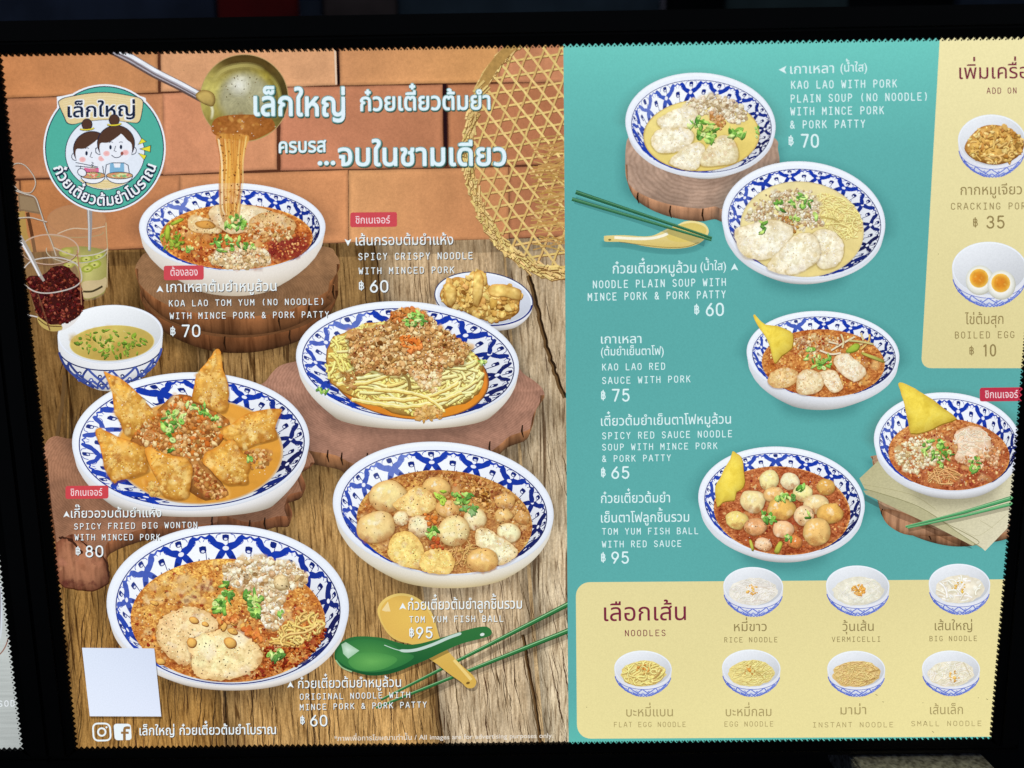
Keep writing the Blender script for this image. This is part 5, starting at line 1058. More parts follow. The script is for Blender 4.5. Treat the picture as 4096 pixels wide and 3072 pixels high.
herbs(b, T((2996, 750), [(310, 100), (420, 40), (520, 90), (500, 150), (400, 170), (320, 140)]), 26, (7, 14)); herbs(b, T((2996, 750), [(210, 90), (270, 100), (280, 190), (220, 190)]), 8, (10, 16)); herbs(b, T((2996, 750), [(310, 240), (400, 240), (380, 280)]), 5); herbs(b, ell(3268, 860, 12, 10), 3); herbs(b, ell(3056, 925, 12, 10), 3); herbs(b, T((2996, 750), [(90, 280), (150, 280), (140, 360), (100, 370)]), 4)
# red sauce soup
CUR[0] = Z_R
b = bowl(P, 'red_soup_bowl_picture', 'printed bowl of red soup with bean sprouts and a yellow wonton sheet', (3292, 1418, 306, 174, 3), (3280, 1600, 140, 40), (3296, 1424, 286, 156, 3), (3293, 1453, 246, 135, 2), N=15, phase=.7, hi=228, sh=.45, p1=1.6, shcol=TSH)
broth(b, (3293, 1453, 246, 136, 2), (200, 130, 74), (180, 108, 60), CHILI, edge=(196, 130, 70))
crumbs('minced_pork', b, sm(T((2996, 750), [(360, 1230), (500, 1180), (700, 1200), (740, 1260), (600, 1340), (450, 1360), (370, 1310)]), 3), 170, [(232, 214, 176), (206, 170, 120), (190, 130, 80)], (4, 8), shade=.6)
stew(b, ell(3290, 1450, 225, 118, 2), .7, sz=.8)
for q, c in (([(660, 1310), (760, 1250), (850, 1200)], (232, 220, 186)), ([(570, 1310), (660, 1340), (740, 1330)], (236, 224, 196)), ([(740, 1180), (760, 1240), (750, 1290)], (226, 210, 160)), ([(640, 1240), (720, 1260)], (230, 214, 180)), ([(900, 1170), (920, 1230)], (226, 206, 150)), ([(970, 1180), (960, 1240), (900, 1300)], (226, 190, 110)), ([(800, 1340), (850, 1290), (940, 1240)], (226, 200, 140)), ([(800, 1230), (900, 1240), (1000, 1260)], (206, 196, 130))):
    a = Art('bean_sprout', b, FLAT); q2 = sm(T((2996, 750), q), 5, False); a.ribbon(shift(q2, 1, 3), 8, (130, 70, 30)); a.ribbon(q2, 7, c); a.build()
lump('morning_glory_stem', b, T((2996, 750), [(920, 1325), (1080, 1385), (1070, 1405), (915, 1345)]), (180, 180, 90), k=2); lump('morning_glory_stem', b, T((2996, 750), [(780, 1310), (850, 1255), (890, 1265), (870, 1310), (800, 1330)]), (166, 190, 70))
patty(b, T((2996, 750), [(680, 1400), (710, 1350), (790, 1335), (860, 1390), (920, 1440), (940, 1500), (860, 1560), (770, 1520), (720, 1470)]), (236, 226, 200), (196, 150, 96), r=1)
patty(b, T((2996, 750), [(150, 1560), (180, 1490), (270, 1450), (390, 1480), (380, 1560), (300, 1610), (200, 1610)]), (226, 196, 140), (190, 130, 70), r=1); patty(b, T((2996, 750), [(560, 1500), (620, 1470), (700, 1480), (740, 1560), (750, 1620), (680, 1650), (620, 1600)]), (234, 222, 192), (196, 150, 90), r=1)
patty(b, T((2996, 750), [(380, 1600), (400, 1500), (470, 1460), (560, 1490), (600, 1580), (560, 1640), (460, 1670), (390, 1650)]), (230, 214, 176), (190, 140, 80), r=1)
herbs(b, T((2996, 750), [(430, 1370), (530, 1350), (660, 1340), (670, 1430), (570, 1470), (500, 1450)]), 26, (8, 14)); herbs(b, ell(3235, 1398, 18, 10), 5)
def sheetw(par, q, off=(2996, 750)):
    o = lump('wonton_sheet', par, T(off, q), (236, 212, 84), mat=print_mat('printed_wonton_sheet', [('noise', (90, 90, 90), 5, .5, [(0.3, (.84, .80, .62)), (0.5, (1, 1, 1)), (0.7, (1.04, 1.08, 1.35))])], grain=.07), edge=(216, 184, 70), light=.08, k=2, sh=.5, r=1); return o
sheetw(b, [(35, 1030), (50, 1022), (80, 1060), (130, 1100), (230, 1115), (300, 1140), (350, 1180), (345, 1290), (260, 1350), (225, 1400), (200, 1405), (170, 1290), (140, 1210), (90, 1140), (60, 1090)])
# fish balls in red soup
CUR[0] = Z_R
b = bowl(P, 'red_fish_ball_bowl_picture', 'printed bowl of red soup full of fish balls with a yellow wonton sheet', (3126, 2006, 334, 219, 5), (3140, 2195, 160, 55), (3130, 2012, 312, 198, 5), (3128, 2043, 274, 176, 5), N=15, phase=.4, hi=250, sh=.45, p1=1.5, shcol=TSH, fade=.3)
broth(b, (3128, 2043, 274, 177, 5), (180, 102, 66), (166, 90, 58), CHILI, edge=(206, 140, 80))
stew(b, ell(3128, 2045, 255, 155, 5), .8, ((196, 110, 60), (160, 72, 44), (220, 160, 96), (130, 50, 36), (186, 96, 48)), .8)
def fb2(x, y, rx, ry, c=(226, 198, 140), sp=None, irr=.06): return ball(b, 2996+x/2.011, 1500+y/2.011, rx/2.011, ry/2.011, c, edge=mul(c, .72), spots=sp, r=.5, irr=irr)
fb2(160, 845, 78, 80, (232, 214, 150), irr=.12); fb2(330, 855, 80, 66, (236, 218, 176)); fb2(620, 900, 76, 66, (206, 160, 84)); fb2(430, 950, 80, 70, (232, 216, 150)); fb2(30, 1020, 108, 92, (230, 206, 150), irr=.1); fb2(200, 960, 82, 60, (224, 180, 116)); fb2(540, 1040, 105, 80, (228, 200, 146)); fb2(260, 1080, 115, 85, (214, 170, 90), irr=.1); fb2(650, 1115, 105, 84, (216, 170, 90)); fb2(440, 1130, 80, 80, (232, 196, 150), sp=(10, DKSPOT)); fb2(-100, 1165, 90, 70, (226, 200, 120), irr=.12); fb2(50, 1220, 92, 70, (214, 160, 110), sp=(12, DKSPOT)); fb2(275, 1240, 86, 72, (232, 186, 140)); fb2(545, 1260, 112, 112, (218, 178, 110), irr=.03); fb2(115, 1360, 70, 52, (234, 190, 150), sp=(8, DKSPOT)); fb2(370, 1340, 60, 50, (206, 130, 70), irr=.1)
for q in ([(200, 1420), (240, 1340), (270, 1350), (240, 1430)], [(0, 1330), (20, 1330), (40, 1400), (20, 1410)]): lump('stem_piece', b, T((2996, 1500), q), (190, 190, 80), k=2)
herbs(b, T((2996, 1500), [(180, 980), (250, 960), (340, 920), (370, 1000), (250, 1010)]), 20, (8, 15)); herbs(b, T((2996, 1500), [(100, 1110), (180, 1110), (220, 1180), (130, 1190)]), 14, (9, 16)); herbs(b, ell(3202, 1953, 14, 12), 5); herbs(b, ell(3234, 2063, 10, 10), 2, (12, 14)); herbs(b, T((2996, 1500), [(290, 1290), (350, 1270), (340, 1320), (300, 1340)]), 6, (8, 13))
sheetw(b, [(1870, 615), (1900, 630), (1940, 660), (1955, 720), (1960, 780), (1970, 860), (1940, 920), (1900, 940), (1890, 1000), (1850, 1010), (1790, 1020), (1750, 1060), (1735, 980), (1730, 900), (1770, 830), (1800, 760), (1850, 680)], (2000, 1500))
# right-hand signature bowl on a napkin and slice
CUR[0] = Z_R+.0001
t_ = sm([(3490, 1840), (3510, 1820), (3800, 1800), (4100, 1900), (4110, 2060), (4050, 2120), (3950, 2140), (3850, 2150), (3760, 2140), (3660, 2110), (3560, 2060), (3512, 2010), (3500, 1900)], 5)
shadow(P, t_, 3800, 1990, 1.14, .4, TSH, dy=26)
slab('wood_slice_picture', 'printed pale wood slice under the napkin at the right edge', t_, 38, 3800, 1990, 2, (186, 150, 120), (160, 116, 84), [(3600, 2080, 2120), (3720, 2128, 2160), (3530, 2035, 2070)], freq=55)
lump('wood_fibre', P, T((2996, 1500), [(1090, 1080), (1280, 1120), (1500, 1240), (1640, 1290), (1300, 1290), (1150, 1230), (1080, 1150)]), (170, 128, 98), mat=SIDEM, edge=(140, 96, 66), sh=0)
def napkin(q, c, c2, lab=None):
    a = Art('napkin_picture', P, CLOTH, lab); q = T((2996, 1500), q); xs = [p[0]+p[1] for p in q]; a.ngon(q, [mixc(c, c2, (x-min(xs))/(max(xs)-min(xs))) for x in xs]); return a.build()
a = Art('printed_shadow', P, SOFT); a.ngon(T((2996, 1500), [(930, 960), (1100, 1060), (1300, 1130), (1700, 1300), (1800, 1400), (1640, 1350), (1330, 1200), (1200, 1150), (930, 1010)]), (50, 26, 14), .45); a.build()
napkin([(920, 930), (1500, 900), (1900, 1290), (1800, 1372), (1780, 1365), (1500, 1220), (1300, 1130), (940, 960)], (176, 172, 134), (196, 190, 150))
nk = napkin([(888, 832), (1040, 690), (1700, 600), (2160, 780), (2160, 1050), (2080, 1230), (1900, 1415), (1860, 1380), (1700, 1280), (1560, 1170), (1440, 1100), (1240, 1010), (930, 915)], (190, 184, 142), (222, 216, 186), 'printed folded cream napkin under the right-hand bowl')
a = Art('fold_line', nk, FLAT)
for q, w, c in (([(930, 915), (1240, 1010), (1440, 1100), (1700, 1280), (1870, 1390)], 3, (150, 146, 106)), ([(1700, 1230), (1850, 1290), (2100, 1100)], 2, (196, 190, 156)), ([(920, 880), (1300, 960), (1500, 1080)], 2, (176, 170, 128)), ([(1560, 1180), (1840, 1330), (1800, 1372)], 3, (150, 144, 108)), ([(1860, 1170), (1960, 1230)], 2, (190, 184, 150))): a.ribbon(sm(T((2996, 1500), q), 5, False), w, c)
a.build()
b = bowl(P, 'signature_red_noodle_bowl_picture', 'printed bowl of red noodles with a tall yellow wonton sheet, cut by the right frame', (3790, 1768, 295, 198, 4), (3815, 1950, 150, 46), (3793, 1776, 275, 180, 4), (3796, 1818, 243, 142, 4), N=15, phase=.0, hi=200, sh=.5, p1=1.5, shcol=(70, 60, 40), fade=.4)
broth(b, (3796, 1818, 243, 143, 4), (200, 132, 82), (166, 86, 60), CHILI, edge=(190, 120, 60))
stew(b, ell(3796, 1820, 226, 126, 4), .8, ((222, 172, 104), (190, 112, 62), (232, 196, 140), (140, 56, 44), (206, 134, 76)), .85)
crumbs('minced_pork', b, sm(T((2996, 1500), [(1180, 600), (1280, 520), (1400, 500), (1540, 620), (1550, 700), (1400, 740), (1330, 790), (1200, 720)]), 3), 240, [(236, 224, 190), (216, 190, 140), (242, 234, 206)], (5, 9))
patty(b, T((2996, 1500), [(1650, 480), (1740, 420), (1850, 420), (1930, 500), (1950, 600), (1900, 680), (1760, 720), (1660, 680), (1680, 580)]), (236, 214, 190), (206, 150, 110), 'white_noodle_heap', r=2)
crumbs('minced_pork', b, T((2996, 1500), [(1700, 680), (1960, 560), (2060, 620), (1980, 760), (1800, 780)]), 110, [(226, 180, 140), (206, 140, 90), (232, 200, 160)], (5, 9))
noodles(b, sm(T((2996, 1500), [(1440, 780), (1560, 730), (1690, 760), (1690, 840), (1600, 890), (1450, 870)]), 3), 40, (3, 5), (230, 180, 120), (60, 130), 1.1, None, 'thin_noodles')
noodles(b, sm(T((2996, 1500), [(1650, 480), (1850, 420), (1960, 560), (1800, 640), (1660, 620)]), 3), 40, (3, 4), (244, 228, 206), (50, 110), .8, None, 'thin_noodles', dark=.85)
herbs(b, T((2996, 1500), [(1390, 520), (1500, 500), (1600, 570), (1670, 600), (1600, 680), (1560, 740), (1500, 700), (1400, 650)]), 46, (8, 15)); herbs(b, T((2996, 1500), [(1770, 670), (1850, 650), (1870, 730), (1830, 790), (1780, 780)]), 16, (8, 15))
sheetw(b, [(1200, 68), (1230, 62), (1300, 90), (1370, 130), (1480, 200), (1570, 270), (1670, 350), (1560, 390), (1480, 430), (1400, 460), (1300, 465), (1280, 380), (1255, 270), (1240, 200), (1215, 120)], (2996, 1500))
a = Art('printed_shadow', P, SOFT); a.ribbon(T((2996, 1500), [(1280, 1235), (1700, 1150), (2150, 1050)]), 26, (60, 50, 30), al=.4); a.build()
stick(P, (4095, 1988), (3622, 2108), 21, 7, c=(84, 164, 106), label='printed upper green chopstick on the napkin'); stick(P, (4095, 2012), (3630, 2112), 16, 6, c=(96, 176, 116), label='printed lower green chopstick on the napkin')
# chopsticks and yellow spoon on the teal ground
CUR[0] = Z_R+.0001
yo = sm(T((2000, 750), [(838, 400), (850, 388), (1000, 384), (1150, 394), (1230, 386), (1290, 360), (1340, 335), (1430, 300), (1480, 275), (1550, 268), (1640, 290), (1678, 340), (1670, 385), (1630, 430), (1560, 468), (1450, 490), (1320, 490), (1180, 475), (1000, 440), (860, 436), (838, 425)]), 4)
shadow(P, yo, 2640, 955, 1.10, .35, TSH, dy=22)
a = Art('yellow_spoon_picture', P, FLAT, 'printed pale yellow spoon lying across the teal ground'); a.ngon(yo, [mixc((240, 226, 160), (214, 190, 110), min(1, max(0, (p[1]-900)/95))) for p in yo]); a.fan(sm(T((2000, 750), [(1340, 350), (1450, 300), (1560, 285), (1650, 320), (1655, 370), (1600, 410), (1480, 440), (1360, 420)]), 4), (226, 206, 116), (220, 198, 110)); o = a.build()
a = Art('spoon_highlight', o, SOFT, None, 'stuff'); a.ribbon(sm(T((2000, 750), [(920, 402), (1100, 412), (1220, 408), (1300, 390), (1350, 370)]), 5, False), 11, (252, 250, 232), al=.9); a.ribbon(sm(T((2000, 750), [(960, 438), (1180, 466), (1350, 482), (1500, 476), (1600, 440)]), 5, False), 2.5, (120, 100, 50), al=.8); a.ngon(ell(2439, 959, 6, 4), (120, 110, 60)); a.build()
a = Art('printed_shadow', P, SOFT); a.ribbon([(2300, 800), (2560, 880), (2820, 972)], 30, TSH, al=.35); a.build()
stick(P, (2303, 768), (2848, 952), 17, 10, c=(48, 106, 72), hl=(96, 150, 112), label='printed upper green chopstick over the yellow spoon'); stick(P, (2288, 796), (2846, 961), 15, 9, c=(58, 120, 82), hl=(100, 156, 118), label='printed lower green chopstick over the yellow spoon')

# small bowls of the lower and right panels
def small(name, label, cx, cy, rx, ry, by, fill):
    CUR[0] = Z_R+.0001
    E = (cx, cy, rx, ry, 2); base = (cx+3, by-14, rx*.36, 14)
    b = bowl(P, name, label, E, base, (cx, cy+1, rx*.965, ry*.955, 2), None, wall=(228, 232, 238), side=((236, 238, 246), (206, 214, 234)), sh=.0, p1=1.9)
    side_pattern(b, E, base, N=6, c=(110, 130, 214), w=4.0, t0=.16, t1=1, dark=(76, 96, 190), p1=1.9)
    fill(b, cx, cy, rx, ry); return b
def nfill(base, c2=None, dx=0, dy=.24, w=(3, 4.6), n=90, sx=.78, sy=.68, curl=.8, under=None, top=(196, 140, 66), ntop=10, topat=(0, 0), drift=None, dark=.78):
    def f(b, cx, cy, rx, ry):
        poly = ell(cx+dx*rx, cy+dy*ry, rx*sx, ry*sy, -3, 30, irr=.04)
        lump('noodle_heap', b, poly, under or warm(base, .94), mat=BALLM, k=1, sh=.88, edge=warm(base, .92), light=.03, r=2)
        mottle(b, inset(poly, .95), 16, [mul(base, 1.05), warm(base, .9)], (6, 18), (.3, .6))
        noodles(b, poly, n, w, base, (40, 100), curl, drift, 'noodles', dark=dark)
        if ntop: crumbs('fried_garlic', b, ell(cx+topat[0]*rx, cy+topat[1]*ry, rx*.22, ry*.28), ntop, [top, mul(top, 1.15)], (3, 6), shade=.85)
    return f
small('rice_noodle_bowl_picture', 'printed small bowl of white rice noodles, top left of the panel', 3013, 2346, 120, 78, 2467, nfill((252, 252, 246), n=150, w=(2, 3.4), ntop=22, top=(222, 170, 90), topat=(-.05, .15), dark=.86))
small('vermicelli_bowl_picture', 'printed small bowl of glassy vermicelli with orange bits', 3431, 2343, 127, 81, 2464, nfill((246, 246, 232), n=60, w=(2, 3), ntop=70, top=(220, 166, 84), topat=(.02, .2), dark=.94))
small('big_noodle_bowl_picture', 'printed small bowl of wide white noodles, top right of the panel', 3838, 2336, 123, 81, 2459, nfill((250, 246, 230), n=34, w=(7, 12), ntop=16, top=(220, 180, 90), topat=(-.02, .15), dark=.90))
small('flat_egg_noodle_bowl_picture', 'printed small bowl of flat egg noodles, bottom left of the panel', 2572, 2675, 115, 73, 2787, nfill((244, 226, 144), n=80, w=(4, 7), ntop=14, curl=1.0, dark=.66))
small('egg_noodle_bowl_picture', 'printed small bowl of thin yellow egg noodles', 3005, 2673, 117, 75, 2787, nfill((246, 232, 156), n=150, w=(2, 3.4), ntop=16, topat=(-.05, .1), drift=-20, curl=.4, dark=.74))
small('instant_noodle_bowl_picture', 'printed small bowl of golden instant noodles', 3425, 2677, 116, 74, 2787, nfill((238, 208, 142), n=170, w=(2.4, 4), ntop=0, curl=1.6, drift=15, sx=.82, dark=.7))
small('small_noodle_bowl_picture', 'printed small bowl of thin white noodles, bottom right of the panel', 3804, 2675, 116, 73, 2784, nfill((250, 246, 226), n=110, w=(2.5, 4), ntop=20, top=(222, 176, 96), topat=(.08, .4), dark=.86))
def crack(b, cx, cy, rx, ry):
    q = sm(T((2996, 0), [(1735, 1190), (1780, 1100), (1870, 1020), (1990, 1005), (2100, 1040), (2190, 1110), (2205, 1180), (2150, 1260), (2040, 1310), (1930, 1315), (1800, 1270)]), 4)
    lump('crackling_heap', b, q, (226, 186, 104), mat=FRIED, k=1, sh=.75, edge=(160, 110, 50)); crumbs('crackling', b, q, 170, [(240, 204, 124), (220, 176, 98), (248, 220, 150), (200, 150, 78)], (7, 15), FRIED, .6, (.4, .8))
    noodles(b, q, 22, (5, 8), (226, 186, 110), (30, 70), 1.2, None, 'crackling_curls', dark=.6)
small('pork_crackling_bowl_picture', 'printed bowl of golden pork crackling below ADD ON', 3968, 562, 136, 104, 710, crack)
def eggs(b, cx, cy, rx, ry):
    for x, y in ((3916, 1113), (4003, 1132)):
        lump('egg_white', b, ell(x+2, y+6, 55, 58, 15), (246, 246, 238), mat=FLAT, k=1, sh=.8, edge=(206, 208, 196), light=.05)
    for x, y in ((3916, 1113), (4003, 1132)): lump('egg_yolk', b, ell(x, y, 38, 38), (232, 166, 56), mat=BALLM, k=1, sh=0, edge=(244, 206, 104), light=.04, top=(224, 140, 44)); mottle(b, ell(x, y, 22, 22), 8, [(214, 130, 40), (240, 190, 90)], (5, 10), (.3, .6))
small('boiled_egg_bowl_picture', 'printed bowl with a boiled egg cut in two halves', 3958, 1074, 150, 107, 1228, eggs)

# ================================================================== round shop badge
Z_TOP = Z_R+.0016; CUR[0] = Z_LEFT; NAVY = (26, 38, 66)
a = Art('shop_badge', P, FLAT, 'round teal shop badge with two cartoon children eating noodles under a wooden name plate')
a.ngon(ell(418, 593, 245, 256), (236, 242, 250)); a.ngon(sm([(228, 400), (250, 384), (400, 360), (560, 384), (584, 410), (570, 500), (420, 500), (255, 510)], 4), (236, 242, 250)); a.ngon(ell(418, 593, 238, 249), NAVY); a.ngon(ell(418, 593, 234, 245), (82, 176, 158)); a.ngon(ell(420, 612, 160, 148), NAVY); a.ngon(ell(420, 612, 157, 145), (226, 234, 246))
bd = a.build()
a = Art('table_top', bd, FLAT); a.ngon(ell(420, 612, 155, 143, 0, 40, 48, 132), (224, 204, 148)); 
for k in range(5): a.ribbon(ell(424, 712+k*9, 60-k*8, 10, 0, 20, 20, 160), 1.5, (244, 230, 190))
a.build()
a = Art('name_plate', bd, FLAT, 'pale wooden plate with the dark shop name'); q = sm([(236, 415), (244, 400), (270, 390), (360, 374), (440, 372), (530, 386), (562, 396), (571, 414), (562, 470), (552, 488), (530, 490), (430, 478), (340, 486), (296, 496), (270, 490), (258, 466)], 4); a.ngon([(418+(p[0]-418)*1.02, 435+(p[1]-435)*1.05) for p in q], NAVY); a.ngon(q, (226, 206, 156))
for k in range(9): a.ribbon(sm([(250+k*2, 408+k*9), (330, 392+k*9+random.uniform(-3, 3)), (430, 386+k*10), (550-k, 402+k*8)], 5, False), 1.4, (242, 228, 188))
pl = a.build()
a = Art('badge_lettering', bd, FLAT); lay_text(a, 'เล็กใหญ่', 270, 469, 541, 463, 43, (236, 240, 246), .07); lay_text(a, 'เล็กใหญ่', 270, 469, 541, 463, 43, NAVY, .018); a.build()
a = Art('badge_arc_lettering', bd, FLAT)
for off, c in ((.10, NAVY), (.02, (240, 244, 250))): lay_text(a, 'ก๋วยเตี๋ยวต้มยำโบราณ', 0, 0, 1, 0, 34, c, off, arc=(418, 593, 218, 229, 160, 18))
a.build()
def kid(cx, cy, sgn, bun, wink=False, shirt=(120, 180, 214)):
    a = Art('cartoon_child', bd, FLAT); s = 1.0
    a.ngon(ell(bun[0], bun[1]-16, 22, 24), NAVY); a.ngon(ell(bun[0], bun[1]-16, 19, 21), (84, 58, 46))
    a.ngon(ell(cx-66, cy+28, 17, 17), NAVY); a.ngon(ell(cx-66, cy+28, 14, 14), (232, 236, 246)); a.ngon(ell(cx+66, cy+28, 17, 17), NAVY); a.ngon(ell(cx+66, cy+28, 14, 14), (232, 236, 246))
    a.ngon(ell(cx, cy, 76, 74), NAVY); a.ngon(ell(cx, cy, 73, 71), (84, 58, 46))
    f = sm([(cx-63, cy), (cx-30, cy-4), (cx+10, cy-30), (cx+22, cy-38), (cx+45, cy-14), (cx+62, cy+2), (cx+62, cy+42), (cx+40, cy+68), (cx, cy+76), (cx-40, cy+68), (cx-62, cy+42)], 4); a.ngon(f, (234, 238, 248))
    a.ribbon(ell(bun[0], bun[1]-4, 30, 10, -4, 16, 20, 160), 8, NAVY); a.ribbon(ell(bun[0], bun[1]-4, 29, 9, -4, 16, 20, 160), 5, (232, 216, 60))
    a.ngon(ell(cx-22, cy+15, 5, 9), NAVY)
    if wink: a.ribbon([(cx+24, cy+4), (cx+14, cy+12), (cx+24, cy+18)], 3, NAVY)
    else: a.ngon(ell(cx+20, cy+14, 5, 9), NAVY)
    a.ribbon([(cx-28, cy-4), (cx-20, cy-7), (cx-12, cy-4)], 2.5, NAVY); a.ribbon([(cx+12, cy-4), (cx+20, cy-7), (cx+27, cy-4)], 2.5, NAVY)
    a.ribbon([(cx-1, cy+10), (cx-8, cy+30), (cx+2, cy+32)], 3, NAVY)
    a.fan(ell(cx-38, cy+40, 13, 11), (236, 168, 168), (240, 196, 196)); a.fan(ell(cx+38, cy+36, 13, 11), (236, 168, 168), (240, 196, 196))
    if wink: a.ribbon(sm([(cx-2, cy+50), (cx+6, cy+55), (cx-2, cy+60), (cx+6, cy+64), (cx-2, cy+70)], 3, False), 2.5, NAVY)
    else: a.ribbon(sm([(cx-18, cy+46), (cx-4, cy+56), (cx+14, cy+54), (cx+24, cy+42)], 4, False), 3, NAVY); a.ngon(ell(cx+24, cy+40, 6, 8), (150, 80, 70))
    return a.build()
def kbody(cx, y, c):
    a = Art('cartoon_shirt', bd, FLAT); a.ngon([(cx-44, y+50), (cx-38, y+8), (cx-14, y), (cx+34, y), (cx+52, y+10), (cx+58, y+50)], NAVY); a.ngon([(cx-41, y+50), (cx-35, y+10), (cx-14, y+3), (cx+34, y+3), (cx+49, y+12), (cx+55, y+50)], (232, 236, 246)); a.ngon([(cx-22, y+3), (cx+34, y+3), (cx+36, y+50), (cx-24, y+50)], c); a.ngon([(cx-8, y+3), (cx+20, y+3), (cx+18, y+20), (cx-4, y+20)], (236, 238, 246)); a.build()
kbody(360, 652, (222, 110, 150)); kid(368, 598, -1, (348, 514), True)
kbody(462, 650, (128, 180, 214)); kid(464, 574, 1, (457, 496))
for cx, w in ((372, 50), (478, 54)):
    a = Art('cartoon_bowl', bd, FLAT); a.ngon(ell(cx, 704, w, 32, 0, 20, 0, 180), NAVY); a.ngon(ell(cx, 704, w-3, 29, 0, 20, 0, 180), (236, 240, 248)); a.ngon(ell(cx, 702, w, 15), NAVY); a.ngon(ell(cx, 702, w-3, 12), (206, 160, 110))
    for k in range(16): x = cx+random.uniform(-w+12, w-12); a.ngon(ell(x, 700+random.uniform(-6, 6), 8, 4, random.uniform(-40, 40), 7), random.choice([(216, 226, 160), (130, 180, 120), (236, 206, 180), (220, 130, 110)]))
    a.build()
a = Art('cartoon_chopsticks', bd, FLAT); a.ribbon([(302, 650), (392, 668)], 3, NAVY); a.ribbon([(302, 664), (392, 672)], 3, NAVY); a.ngon(ell(328, 690, 20, 16, 30), NAVY); a.ngon(ell(328, 690, 17, 13, 30), (234, 238, 248))
for x in (362, 370, 378): a.ribbon(sm([(x, 666), (x+3, 680), (x-2, 696)], 4, False), 2.5, (176, 166, 110))
a.build()
for q in ([(567, 551), (588, 567), (551, 580)], [(605, 580), (603, 610), (556, 596)], [(551, 611), (588, 622), (577, 641)]): a = Art('yellow_spark', bd, FLAT); a.ngon(q, NAVY); m_ = (sum(p[0] for p in q)/3, sum(p[1] for p in q)/3); a.ngon([(m_[0]+(p[0]-m_[0])*.78, m_[1]+(p[1]-m_[1])*.78) for p in q], (232, 224, 60)); a.build()
Z_TXT = max(CUR[0], Z_TOP)
# ================================================================== lettering on the sheet
WH = (236, 246, 250); WT = (222, 244, 246); MAR = (124, 40, 66); OLV = (150, 132, 86)
def caption(label, items, arrow=None, col=WH, shadow_=None):
    """items: (kind, text, x0, y0, x1, y1, height); the first is the caption, the rest its lines"""
    top = None; CUR[0] = Z_TXT+1e-5
    for i, it in enumerate(items):
        kind, s, x0, y0, x1, y1, h = it[:7]; c = it[7] if len(it) > 7 else col
        a = Art({'T': 'thai_line', 'L': 'english_line', 'P': 'price'}[kind] if top else 'caption', top or P, FLAT, None if top else label)
        def put_(dx, dy, cc, extra=0):
            if kind == 'T': lay_text(a, s, x0+dx, y0+dy, None if x1 is None else x1+dx, y1+dy, h, cc, .004)
            elif kind == 'L': stroke_text(a, s, x0+dx, y0+dy, x1+dx, y1+dy, h, cc, h*.135+extra)
            else:
                b_, n_ = s.split(' '); bx0, bx1, by, bh = it[8]; stroke_text(a, b_, bx0+dx, by+dy, bx1+dx, by+dy, bh*.88, cc, bh*.12+extra); stroke_text(a, n_, x0+dx, y0+dy, x1+dx, y1+dy, h, cc, h*.15+extra, 5.6)
        if shadow_:
            real = a; a = Art('lettering_shadow', top or P, FLAT); put_(2.5, 3, shadow_); a.build(); a = real; CUR[0] += 2e-6; a.base = CUR[0]
        put_(0, 0, c)
        if arrow and i == 0:
            ax, ay, dr, sz = arrow; q = [(-1, .95), (0, -1), (1, .95), (0, .45)]; r = {'u': 0, 'l': -90, 'd': 180}[dr]; r = math.radians(r); a.ngon([(ax+sz*(x*math.cos(r)-y*math.sin(r)), ay+sz*(x*math.sin(r)+y*math.cos(r))) for x, y in q], c)
        o = a.build(); top = top or o
    return top
SHW = (70, 46, 28)
T_, L_, P_x = 'T', 'L', 'P'
# headline
def headline(s, x0, y0, x1, y1, h, lab):
    CUR[0] = Z_TXT+1e-5
    a = Art('headline', P, FLAT, lab)
    lay_text(a, s, x0+3, y0+4, x1+3, y1+4, h, (58, 84, 72), .05); lay_text(a, s, x0, y0, x1, y1, h, (112, 160, 158), .042); lay_text(a, s, x0, y0, x1, y1, h, (226, 244, 252), .018); a.build()
headline('เล็กใหญ่', 1014, 461, 1381, 464, 76, 'largest white Thai headline beside the ladle')
headline('ก๋วยเตี๋ยวต้มยำ', 1440, 443, 1962, 436, 55, 'white Thai headline right of the largest word')
headline('ครบรส', 1115, 611, 1305, 607, 44, 'small white Thai word under the largest headline')
headline('...', 1270, 659, 1342, 657, 62, 'three white dots before the lower headline'); headline('จบในชามเดียว', 1352, 662, 2026, 661, 70, 'lower white Thai headline crossing the basket')
def badge(x0, y0, x1, y1, s, tx0, tx1, ty, h, col, lab):
    a = Art('red_tag', P, FLAT, lab); q = rrect([(x0, y0), (x1, y0-2), (x1, y1-2), (x0, y1)], 9, n=4); a.ngon(q, col); o = a.build()
    a = Art('tag_lettering', o, FLAT); lay_text(a, s, tx0, ty, tx1, ty-1, h, (246, 222, 226), .004); a.build()
badge(1401, 850, 1588, 909, 'ชิกเนเจอร์', 1422, 1560, 894, 23, (206, 76, 86), 'red rounded tag above the spicy crispy noodle caption')
badge(655, 1063, 815, 1121, 'ต้องลอง', 682, 791, 1103, 24, (206, 76, 86), 'red rounded tag over the side of the tom yum bowl')
badge(262, 1944, 434, 1996, 'ชิกเนเจอร์', 282, 409, 1983, 22, (206, 72, 80), 'red rounded tag over the lower left of the wonton plate')
badge(3919, 1551, 4092, 1606, 'ชิกเนเจอร์', 3940, 4072, 1592, 23, (190, 54, 76), 'red rounded tag at the right edge over the signature bowl')
caption('white caption of the spicy crispy noodle with minced pork', [(T_, 'เส้นกรอบต้มยำแห้ง', 1423, 981, 1813, 978, 32), (L_, 'SPICY CRISPY NOODLE', 1434, 1039, 1890, 1035, 25), (L_, 'WITH MINCED PORK', 1436, 1096, 1816, 1091, 24), (P_x, '฿ 60', 1481, 1168, 1552, 1167, 44, WH, (1435, 1456, 1158, 34))], (1392, 969, 'd', 14), shadow_=SHW)
